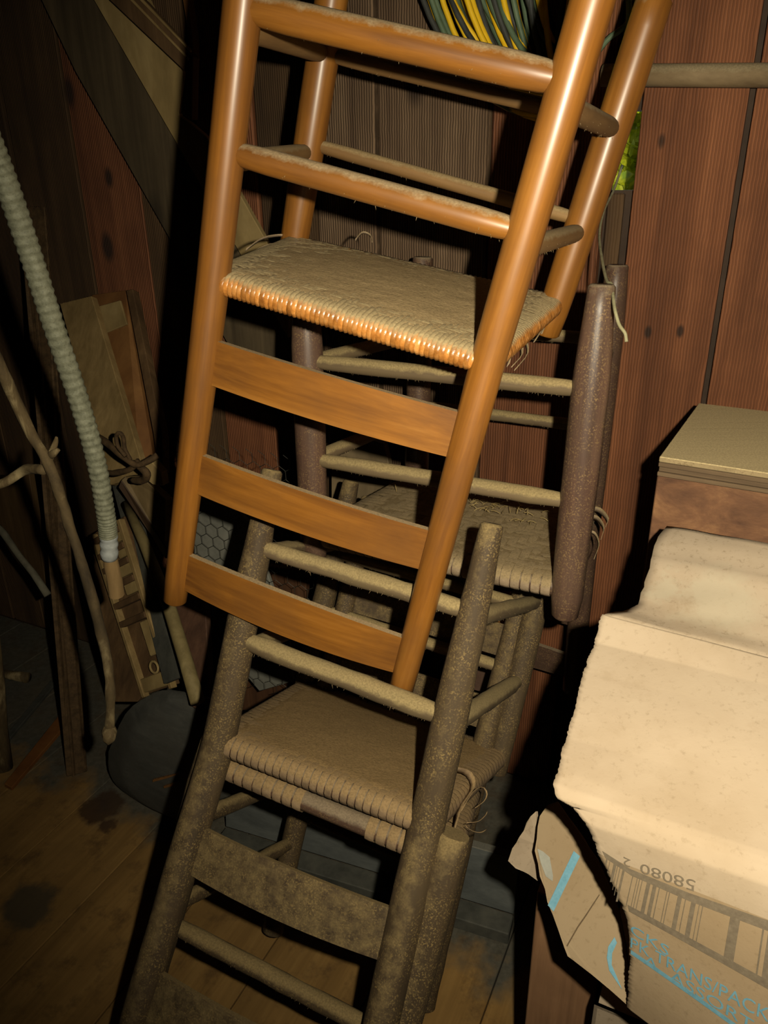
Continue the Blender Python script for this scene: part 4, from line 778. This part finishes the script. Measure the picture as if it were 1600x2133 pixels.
# leaning boards (left)
def lean(name, pts, mat, label, thick=.018, cat='board'):
    o = board(name, pts, thick, mat); return tag(o, label, cat)
lean('board', [(-0.7952, 1.947, 1.0727), (-0.6962, 1.8986, 1.0965), (-0.5407, 1.6111, 0.7824), (-0.5282, 1.5828, 0.7531), (-0.6263, 1.6307, 0.7128)], tan_board, 'wide tan board leaning on the wall behind the conduit')
ob = empty('panel', (-0.5376, 1.6541, 0.8299), 'reddish brown grooved panel leaning beside the tan board', 'panel')
board('panel_board', to_local(ob, [(-0.7107, 1.9391, 1.0934), (-0.6082, 1.889, 1.1099), (-0.5233, 1.675, 0.8174), (-0.5101, 1.6162, 0.7168), (-0.5471, 1.6343, 0.722), (-0.5557, 1.6519, 0.7739)]), .016, orange_board, ob, toward=CAM - ob.location)
board('edge_strip', to_local(ob, [(-0.5954, 1.8494, 1.1149), (-0.5766, 1.8401, 1.1181), (-0.4865, 1.618, 0.8352), (-0.4851, 1.5728, 0.7393), (-0.4963, 1.5783, 0.7373), (-0.5089, 1.629, 0.832)]), .022, tan_dark, ob, toward=CAM - ob.location)
board('patch', to_local(ob, [(-0.6957, 1.9039, 1.0686), (-0.6191, 1.8698, 1.0894), (-0.5992, 1.8323, 1.0395), (-0.6667, 1.8564, 1.0136)]), .006, brace_pale, ob, toward=CAM - ob.location)
lean('board', [(-0.7513, 1.6696, 0.5041), (-0.6871, 1.6493, 0.5329), (-0.5365, 1.4031, 0.308), (-0.5599, 1.4035, 0.2794), (-0.6281, 1.4368, 0.2549)], tan_dark, 'plain brown board leaning left of the slotted rack')
rk = empty('slotted_rack', (-0.5257, 1.4257, 0.528), 'narrow wooden rack with cross bars leaning below the conduit end', 'rack')
A0, A1, B1, B0 = [Vector(p) for p in ((-0.6896, 1.6505, 0.5833), (-0.5954, 1.6045, 0.646), (-0.4532, 1.368, 0.3517), (-0.5378, 1.4094, 0.2955))]
board('back_board', to_local(rk, [A0, A1, B1, B0]), .010, tan_dark, rk, toward=CAM - rk.location)
off = Vector((-N.x, -N.y, 0)) * .004
def rkp(s, t, o=0): return A0.lerp(A1, s).lerp(B0.lerp(B1, s), t) + off * (o / .004)
for s0, s1, m in ((0, .10, tan_board), (.90, 1.0, tan_board)):
    board('rail', to_local(rk, [rkp(s0, 0, .016), rkp(s1, 0, .016), rkp(s1, 1, .016), rkp(s0, 1, .016)]), .016, m, rk, toward=CAM - rk.location)
for t in (.03, .13, .22, .33, .44, .55):
    board('cross_bar', to_local(rk, [rkp(.08, t, .020), rkp(.92, t, .020), rkp(.92, t + .035, .020), rkp(.08, t + .035, .020)]), .016, tan_dark, rk, toward=CAM - rk.location)
for s0, s1, t0, t1, m in ((.55, .9, .06, .12, brace_pale), (.62, .9, .165, .215, brace_pale), (.5, .9, .255, .32, brace_pale), (.5, .9, .365, .43, brace_pale), (.62, .9, .60, .80, brace_pale), (.10, .9, .90, .98, brace_pale)):
    board('block', to_local(rk, [rkp(s0, t0, .013), rkp(s1, t0, .013), rkp(s1, t1, .013), rkp(s0, t1, .013)]), .012, m, rk, toward=CAM - rk.location, bevel=.002)
cc = rkp(.70, .86, .018)
V, Fc = [], []
px_, py_ = (A1 - A0).normalized(), (B0 - A0).normalized()
ring = [cc + px_ * .013 * math.cos(a) + py_ * .013 * math.sin(a) for a in [2 * math.pi * k / 18 for k in range(19)]]
tube('hole_rim', to_local(rk, ring), .0028, brace_pale, rk, seg=8, cap=False)
lean('board', [(-0.6547, 1.7114, 0.712), (-0.6028, 1.686, 0.7328), (-0.4298, 1.3343, 0.3944), (-0.4775, 1.3576, 0.3598)], grey_slat, 'dark grey slat leaning between the rack and the round pole', .012)
rpole = tube('round_pole', [(-0.5946, 1.6263, 0.6665), (-0.5278, 1.5158, 0.6209), (-0.4523, 1.3898, 0.5338), (-0.4007, 1.2867, 0.4631), (-0.3665, 1.2143, 0.4215)], [.011, .012, .014, .0145, .0145], wood('dusty_khaki_pole', 'z', ((.12, .09, .035), (.19, .145, .06), (.25, .195, .085)), rough=.75, vary=0, bump=.5), seg=14, rough=.001)
tag(rpole, 'dusty khaki round pole leaning beside the orange chair foot', 'pole')
lean('board', [(-0.4733, 1.4669, 0.5212), (-0.3829, 1.4227, 0.5623), (-0.3489, 1.228, 0.3664), (-0.3913, 1.2487, 0.3861)], wood('maroon_board_wood', 'z', ((.04, .018, .010), (.085, .040, .022), (.12, .06, .032)), rough=.8, vary=0), 'maroon board leaning behind the khaki round pole')
bm_ = empty('beam', (-0.4936, 1.4656, 0.7656), 'short pale beam with a sawn end lying below the rusty hook', 'beam')
board('top_face', to_local(bm_, [(-0.5722, 1.5597, 0.7514), (-0.5628, 1.5663, 0.7577), (-0.5252, 1.5479, 0.7642), (-0.4687, 1.5203, 0.7209), (-0.4777, 1.5024, 0.615), (-0.5031, 1.5148, 0.6615)]), .03, wood('pale_beam', 'z', ((.09, .06, .025), (.14, .095, .042), (.19, .13, .06)), vary=0), bm_, toward=CAM - bm_.location)
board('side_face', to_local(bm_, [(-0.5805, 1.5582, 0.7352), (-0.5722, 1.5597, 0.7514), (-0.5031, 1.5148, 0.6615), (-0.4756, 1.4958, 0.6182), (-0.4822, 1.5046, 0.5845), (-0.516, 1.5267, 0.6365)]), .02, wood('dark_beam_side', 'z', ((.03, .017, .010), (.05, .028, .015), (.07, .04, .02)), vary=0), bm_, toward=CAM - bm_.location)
pbk = board('wood_block', [(-0.4931, 1.4988, 0.8144), (-0.4818, 1.4933, 0.8205), (-0.4582, 1.4818, 0.7959), (-0.4579, 1.4816, 0.7672), (-0.4836, 1.4942, 0.7648), (-0.5068, 1.5055, 0.7801)], .02, plain('fresh_pine', ((.22, .15, .06), (.30, .21, .09), (.36, .26, .12)), scale=12)); tag(pbk, 'small pale pine block wedged by the rusty hook', 'block')
hk = empty('iron_hook', (-0.5116, 1.4633, 0.8399), 'rusty iron hook with an eye hanging below the tan board', 'hook')
tube('shank', to_local(hk, spline([(-0.6071, 1.5434, 0.8611), (-0.56, 1.487, 0.8582), (-0.5244, 1.4584, 0.8418), (-0.4928, 1.443, 0.8285), (-0.4648, 1.4404, 0.8392), (-0.4493, 1.444, 0.8478)], 20)), .0068, rust, hk, seg=8, rough=.002)
tube('eye', to_local(hk, spline([(-0.5114, 1.441, 0.8478), (-0.5262, 1.4482, 0.8657), (-0.5267, 1.4485, 0.8875), (-0.5165, 1.4435, 0.8949), (-0.5151, 1.4539, 0.8816), (-0.5158, 1.4542, 0.8584), (-0.5061, 1.4495, 0.8366)], 20)), .0042, rust, hk, seg=8)
tube('prong', to_local(hk, spline([(-0.4925, 1.454, 0.8327), (-0.5167, 1.4658, 0.8102), (-0.559, 1.4976, 0.7915), (-0.5862, 1.5221, 0.7837)], 12)), .0062, rust, hk, seg=8, rough=.002)
tube('prong', to_local(hk, spline([(-0.4969, 1.4561, 0.8269), (-0.4772, 1.4465, 0.8095), (-0.49, 1.4639, 0.7874), (-0.5243, 1.4918, 0.7771)], 12)), .0075, rust, hk, seg=8, rough=.002)
# log end
lc0 = Vector((-0.4966, 1.3113, 0.1918)); ld = (CAM + Vector((.25, -.1, -.35)) - lc0).normalized()
lx = ld.cross(Vector((0, 0, 1))).normalized(); ly = lx.cross(ld).normalized()
stump = empty('log', (lc0.x, lc0.y, 0), 'grey-blue sawn log end lying on the floor behind the chair pile', 'log')
out_px = [(-0.5879, 1.3559, 0.1607), (-0.5189, 1.3222, 0.2935), (-0.45, 1.2885, 0.3659), (-0.3897, 1.259, 0.404), (-0.3157, 1.2229, 0.4048), (-0.2707, 1.2009, 0.34), (-0.2823, 1.2065, 0.2125), (-0.3476, 1.2385, 0.1038), (-0.4356, 1.2815, 0.0451), (-0.5227, 1.3241, 0.035), (-0.5826, 1.3533, 0.0578), (-0.5984, 1.361, 0.1006)]
face = spline([Vector(p) for p in out_px] + [Vector(out_px[0])], 37)[:-1]
depthv = -ld * .02 + (Vector((-0.6444, 1.4002, 0.1253)) - Vector((-0.5905, 1.3572, 0.1458)))
V = [sum(face, Vector()) / len(face)] + face + [p + depthv * .25 + (p - lc0).normalized() * .004 for p in face] + [p + depthv for p in face]; n = len(face)
Fc = [(0, 1 + i, 1 + (i + 1) % n) for i in range(n)] + [(1 + i, 1 + n + i, 1 + n + (i + 1) % n, 1 + (i + 1) % n) for i in range(n)] + [(1 + n + i, 1 + 2 * n + i, 1 + 2 * n + (i + 1) % n, 1 + n + (i + 1) % n) for i in range(n)] + [tuple(1 + 2 * n + i for i in range(n))]
shade_caps(mesh('sawn_end', to_local(stump, V), Fc, log_mat, stump, smooth=True), 40)
for q in ([(-0.5191, 1.3134, 0.1378), (-0.4632, 1.286, 0.1755), (-0.4434, 1.2764, 0.1919), (-0.4454, 1.2773, 0.1858), (-0.4837, 1.2961, 0.1559), (-0.5202, 1.3139, 0.1304)], [(-0.4936, 1.3009, 0.1299), (-0.4588, 1.2839, 0.156), (-0.4625, 1.2857, 0.1463), (-0.4918, 1.3001, 0.1252)]):
    board('saw_scar', to_local(stump, q), .004, orange_board, stump, toward=CAM - stump.location, bevel=0)
# strips and sticks in the dark left corner
lean('wood_strip', [(-0.8381, 2.0237, 1.7207)] and [(-0.9328, 1.444, 0.012), (-0.9083, 1.4308, 0.012), (-0.8629, 1.6691, 0.012), (-0.882, 1.7202, 0.012), (-0.8981, 1.7, 0.012)], plain('orange_strip', ((.10, .035, .008), (.16, .06, .013), (.20, .085, .02)), scale=12), 'orange-brown wooden strip lying on the floor by the rusty post', .012, 'strip')
lean('wood_strip', [(-1.0125, 1.5981, 0.01), (-0.9947, 1.5977, 0.01), (-0.9613, 1.8751, 0.01), (-0.9799, 1.9236, 0.01)], grey_slat, 'thin grey strip lying on the floor left of the rusty post', .010, 'strip')
ws = tube('stick', [(-1.0413, 1.7891, 0.6174), (-0.9405, 1.7175, 0.5532), (-0.8901, 1.6706, 0.515), (-0.8485, 1.6391, 0.4823), (-0.8101, 1.6092, 0.439)], [.008, .009, .0075, .0085, .009], plain('pale_grey_stick', ((.07, .066, .045), (.11, .10, .07), (.15, .14, .10)), scale=30), seg=10, rough=.001); tag(ws, 'pale grey stick leaning at the left edge', 'stick')
vs = tube('stick', [(-0.9147, 1.5176, 0.3783), (-0.9306, 1.5141, 0.2458), (-0.9568, 1.5209, 0.1119), (-0.9636, 1.5062, 0.004)], [.017, .018, .019, .022], branch_mat, seg=12, rough=.003); tag(vs, 'mossy upright stick cut off by the left edge of the picture', 'stick')
hs_ = tube('stick', [(-1.2099, 1.909, 0.014), (-1.1227, 1.8901, 0.014), (-1.0523, 1.869, 0.016)], [.012, .013, .016], branch_mat, seg=10, rough=.002); tag(hs_, 'short knobbly stick end left of the rusty post', 'stick')
lean('board', [(-1.1317, 1.9668, 0.6016), (-0.9185, 1.8626, 0.6588), (-0.9431, 1.8746, 0.327), (-0.9354, 1.8708, 0.2677), (-1.0429, 1.9234, 0.4309), (-1.1547, 1.978, 0.5255)], wood('dim_brown_board', 'z', ((.045, .025, .010), (.085, .05, .02), (.12, .07, .03)), vary=0), 'dim brown board behind the branch at the left edge')
# grey sacking behind chicken wire, seen between the slats of the orange chair
sk = empty('wire_roll', (-0.3522, 1.4522, 0.6713), 'grey sacking behind hexagonal chicken wire beside the pile', 'wire')
board('sacking', to_local(sk, [(-0.4008, 1.4982, 0.74), (-0.327, 1.4622, 0.743), (-0.2774, 1.4379, 0.6987), (-0.2104, 1.4051, 0.4515), (-0.2075, 1.4037, 0.3276), (-0.2922, 1.4451, 0.2722), (-0.4001, 1.4979, 0.3952), (-0.4264, 1.5107, 0.5383)]), .01, paper_grey, sk, toward=CAM - sk.location)
V, Fc = [], []
hx0 = Vector((-0.3574, 1.4547, 0.6252)); s_ = .017
for r_i in range(-9, 13):
    for c_i in range(-4, 8):
        c = hx0 + U * (c_i * s_ * 1.73 + (r_i % 2) * s_ * .866) + Vector((0, 0, -r_i * s_ * 1.5))
        pts = [c + U * (s_ * math.sin(math.radians(60 * k)) * .98) + Vector((0, 0, s_ * math.cos(math.radians(60 * k)))) + N * (-.004 + .012 * noise.noise(c * 9)) for k in range(4)]
        v, f_ = tube_data(pts, .0007, seg=4, cap=False); k0 = len(V); V += v; Fc += [tuple(q + k0 for q in ff) for ff in f_]
wm = mesh('wire_mesh', to_local(sk, V), Fc, wire_mat, sk); wm['kind'] = 'stuff'
# boards in the gap behind the pile
lean('board', [(-0.2647, 1.5207, 0.5546), (-0.1688, 1.4739, 0.5659), (-0.1849, 1.4817, 0.4399), (-0.2398, 1.5085, 0.1671), (-0.3849, 1.5795, 0.1138), (-0.3242, 1.5498, 0.3472)], wood('dark_red_board', 'z', ((.04, .018, .009), (.08, .036, .017), (.115, .055, .026)), vary=0), 'dark red-brown board standing behind the left legs of the pile')
lean('board', [(-0.1109, 1.5568, 0.8224), (-0.0578, 1.5309, 0.8568), (0.002, 1.5017, 0.8446), (0.0161, 1.4948, 0.7782), (-0.0106, 1.5078, 0.674), (-0.0644, 1.5341, 0.6281), (-0.1191, 1.5609, 0.6283)], wood('pale_scrap_wood', (12, 12, 3), ((.09, .065, .035), (.15, .11, .06), (.21, .155, .085)), vary=0), 'splintered pale board scrap behind the purplish-brown chair')
lean('board', [(-0.0537, 1.54, 0.5532), (0.0141, 1.5069, 0.5452), (0.0344, 1.497, 0.3754), (-0.0059, 1.5167, 0.2414), (-0.0615, 1.5438, 0.2507)], tan_dark, 'dark brown board end behind the middle of the pile')
cb = empty('small_cabinet', (0.1976, 1.2948, 0.4929), 'amber wooden cabinet corner with mouldings behind the pile', 'cabinet')
amb = wood('amber_wood', (6, 6, 2), ((.22, .075, .014), (.36, .14, .028), (.45, .20, .05)), rough=.4, vary=0, coat=.3)
mv = wood('mauve_brown_wood', 'x', ((.06, .032, .022), (.095, .055, .038), (.13, .08, .055)), vary=0)
tc = CAM - cb.location
board('front_board', to_local(cb, [(0.1503, 1.329, 0.5894), (0.2382, 1.286, 0.6072), (0.2297, 1.2902, 0.4897), (0.1534, 1.3275, 0.472)]), .02, amb, cb, toward=tc)
for y0, y1, m, w_ in ((1336, 1346, tan_dark, .205), (1347, 1353, amb, .21), (1354, 1361, amb, .20), (1361, 1380, mv, .195)):
    pass
board('moulding', to_local(cb, [(0.1468, 1.314, 0.4879), (0.2303, 1.2732, 0.5043), (0.229, 1.2738, 0.4927), (0.147, 1.3139, 0.4765)]), .012, tan_dark, cb, toward=tc)
board('moulding', to_local(cb, [(0.1462, 1.3065, 0.4803), (0.2286, 1.2662, 0.4967), (0.2266, 1.2672, 0.4837), (0.1465, 1.3064, 0.4677)]), .014, amb, cb, toward=tc)
board('base_board', to_local(cb, [(0.148, 1.319, 0.458), (0.2306, 1.2786, 0.4736), (0.2578, 1.2653, 0.4436), (0.2458, 1.2712, 0.4165), (0.1964, 1.2953, 0.3733), (0.1501, 1.318, 0.3718)]), .02, mv, cb, toward=tc)
# long blue-grey board on edge behind the bottom chair, with a dark ledge at its foot
gb = empty('grey_plank', (0.0389, 1.1566, 0.0), 'long blue-grey board lying on edge on the floor behind the bottom chair', 'board')
ga, gc = Vector((-0.3625, 1.281, 0.03)), Vector((0.241, 1.0497, 0.03))
gu = (gc - ga); gu.z = 0
board('face_board', to_local(gb, [ga, gc, gc + Vector((0, 0, .13)) + N * .015, ga + Vector((0, 0, .13)) + N * .015]), .02, grey_board, gb, toward=CAM - gb.location)
gn = Vector((-gu.y, gu.x, 0)).normalized(); gn = gn if gn.dot(N) > 0 else -gn
slab('ledge', to_local(gb, [Vector((ga.x, ga.y, .0)) - gn * .045, Vector((gc.x, gc.y, .0)) - gn * .045, Vector((gc.x, gc.y, .0)), Vector((ga.x, ga.y, .0))]), (0, 0, .03), grey_slat, gb, .002)
ch = board('wood_chip', [(-0.1885, 1.1554, 0.006), (-0.16, 1.1373, 0.006), (-0.1459, 1.1911, 0.006), (-0.1764, 1.2129, 0.006)], .006, orange_board); tag(ch, 'orange-brown wooden offcut lying on the floor under the bottom chair', 'offcut')
rs = random.Random(21); V, Fc = [], []
Mb = chair_b.matrix_world.inverted()
for c_, n_ in ((Vector((0.1753, 1.2226, 0.8263)), 34), (Vector((0.0881, 1.291, 0.8081)), 26), (Vector((0.2247, 1.1731, 0.8379)), 16)):
    for q in range(n_):
        p = c_ + U * rs.gauss(0, .035) + N * rs.gauss(0, .012); p.z = (chair_b.matrix_world @ Vector((0, .1, P_B['Fm_hs'][2]))).z + .005 + rs.uniform(0, .012)
        d = Vector((rs.uniform(-1, 1), rs.uniform(-1, 1), rs.uniform(-.25, .4))).normalized()
        v, f_ = tube_data(spline([p, p + d * .008 + Vector((0, 0, .002)), p + d * .016], 4), .0006, seg=4); k0 = len(V); V += [Mb @ x for x in v]; Fc += [tuple(x + k0 for x in ff) for ff in f_]
st = mesh('straw_bits', V, Fc, plain('straw', ((.16, .11, .04), (.25, .18, .07), (.33, .25, .11))), chair_b); st['kind'] = 'stuff'
# loose splint ends that have sprung from the seats
def sprung(chair, mat, items):
    Mi = chair.matrix_world.inverted()
    for pts, wd in items:
        P = [Mi @ Vector(p) for p in spline(pts, 12)]; V, Fc = [], []
        x, y = frame_of(P[1] - P[0]); nrm = (P[2] - P[0]).cross(P[-1] - P[0]); nrm = nrm.normalized() if nrm.length > 1e-9 else x
        for i, p in enumerate(P):
            w_ = wd * (1 if i < 9 else (12 - i) / 4); V += [p - nrm * w_, p + nrm * w_]
        Fc = [(2 * i, 2 * i + 1, 2 * i + 3, 2 * i + 2) for i in range(11)]
        o = mesh('loose_splint', V, Fc, mat, chair, smooth=True)
        md = o.modifiers.new('thickness', 'SOLIDIFY'); md.thickness = .0008
sprung(chair_a, splint_mat, [([(0.1576, 0.9444, 1.1381), (0.1801, 1.0071, 1.1566), (0.1869, 0.994, 1.1516), (0.1841, 0.967, 1.14), (0.1628, 0.9296, 1.1294)], .003), ([(0.165, 0.9769, 1.1625), (0.1956, 1.0591, 1.1756), (0.2208, 1.1038, 1.178), (0.2336, 1.1071, 1.1606), (0.2215, 1.0686, 1.1476)], .004),
    ([(0.1607, 0.9608, 1.1507), (0.1878, 1.0344, 1.169), (0.2093, 1.0692, 1.1738), (0.2196, 1.0625, 1.1586), (0.2028, 1.024, 1.1454)], .005), ([(0.1546, 0.9325, 1.136), (0.1689, 0.9815, 1.1482), (0.1782, 0.982, 1.1492), (0.1759, 0.9616, 1.14), (0.1593, 0.9313, 1.1332)], .0035),
    ([(-0.1966, 1.181, 1.2544), (-0.1778, 1.2191, 1.2667), (-0.1565, 1.2529, 1.269), (-0.1417, 1.2522, 1.2674)], .0028), ([(-0.1877, 1.1571, 1.2498), (-0.1671, 1.1936, 1.2584), (-0.1383, 1.2166, 1.2609)], .0025), ([(-0.0376, 1.228, 1.2621), (-0.0268, 1.2433, 1.272), (-0.0144, 1.2414, 1.2678), (-0.0115, 1.2264, 1.2585)], .0022)])
sprung(chair_b, splint_mat, [([(0.3439, 1.1907, 0.8283), (0.3651, 1.19, 0.8266), (0.3737, 1.1651, 0.8197), (0.3674, 1.1509, 0.8123)], .006), ([(0.3352, 1.166, 0.8217), (0.3545, 1.1665, 0.8229), (0.3613, 1.1413, 0.8151), (0.3535, 1.1244, 0.8015)], .006), ([(0.328, 1.1383, 0.8083), (0.3454, 1.1382, 0.8081), (0.3474, 1.1123, 0.7988), (0.3338, 1.0852, 0.7867)], .004)])
sprung(chair_c, splint_mat2, [([(0.1012, 0.8115, 0.536), (0.1239, 0.8606, 0.5234), (0.1398, 0.8787, 0.5151), (0.1468, 0.8752, 0.5071), (0.1411, 0.863, 0.5042), (0.1259, 0.8439, 0.5104)], .0014), ([(0.107, 0.7897, 0.536), (0.1245, 0.8054, 0.5222), (0.1372, 0.8237, 0.5141), (0.1427, 0.834, 0.5127)], .0014), ([(0.1056, 0.7878, 0.5318), (0.1165, 0.7926, 0.5178), (0.1289, 0.7995, 0.5086), (0.1383, 0.8085, 0.5043)], .0013),
    ([(0.0928, 0.8748, 0.556), (0.1194, 0.8874, 0.535), (0.1251, 0.8711, 0.5226), (0.1023, 0.8218, 0.5346), (0.0873, 0.7695, 0.54)], .006)])
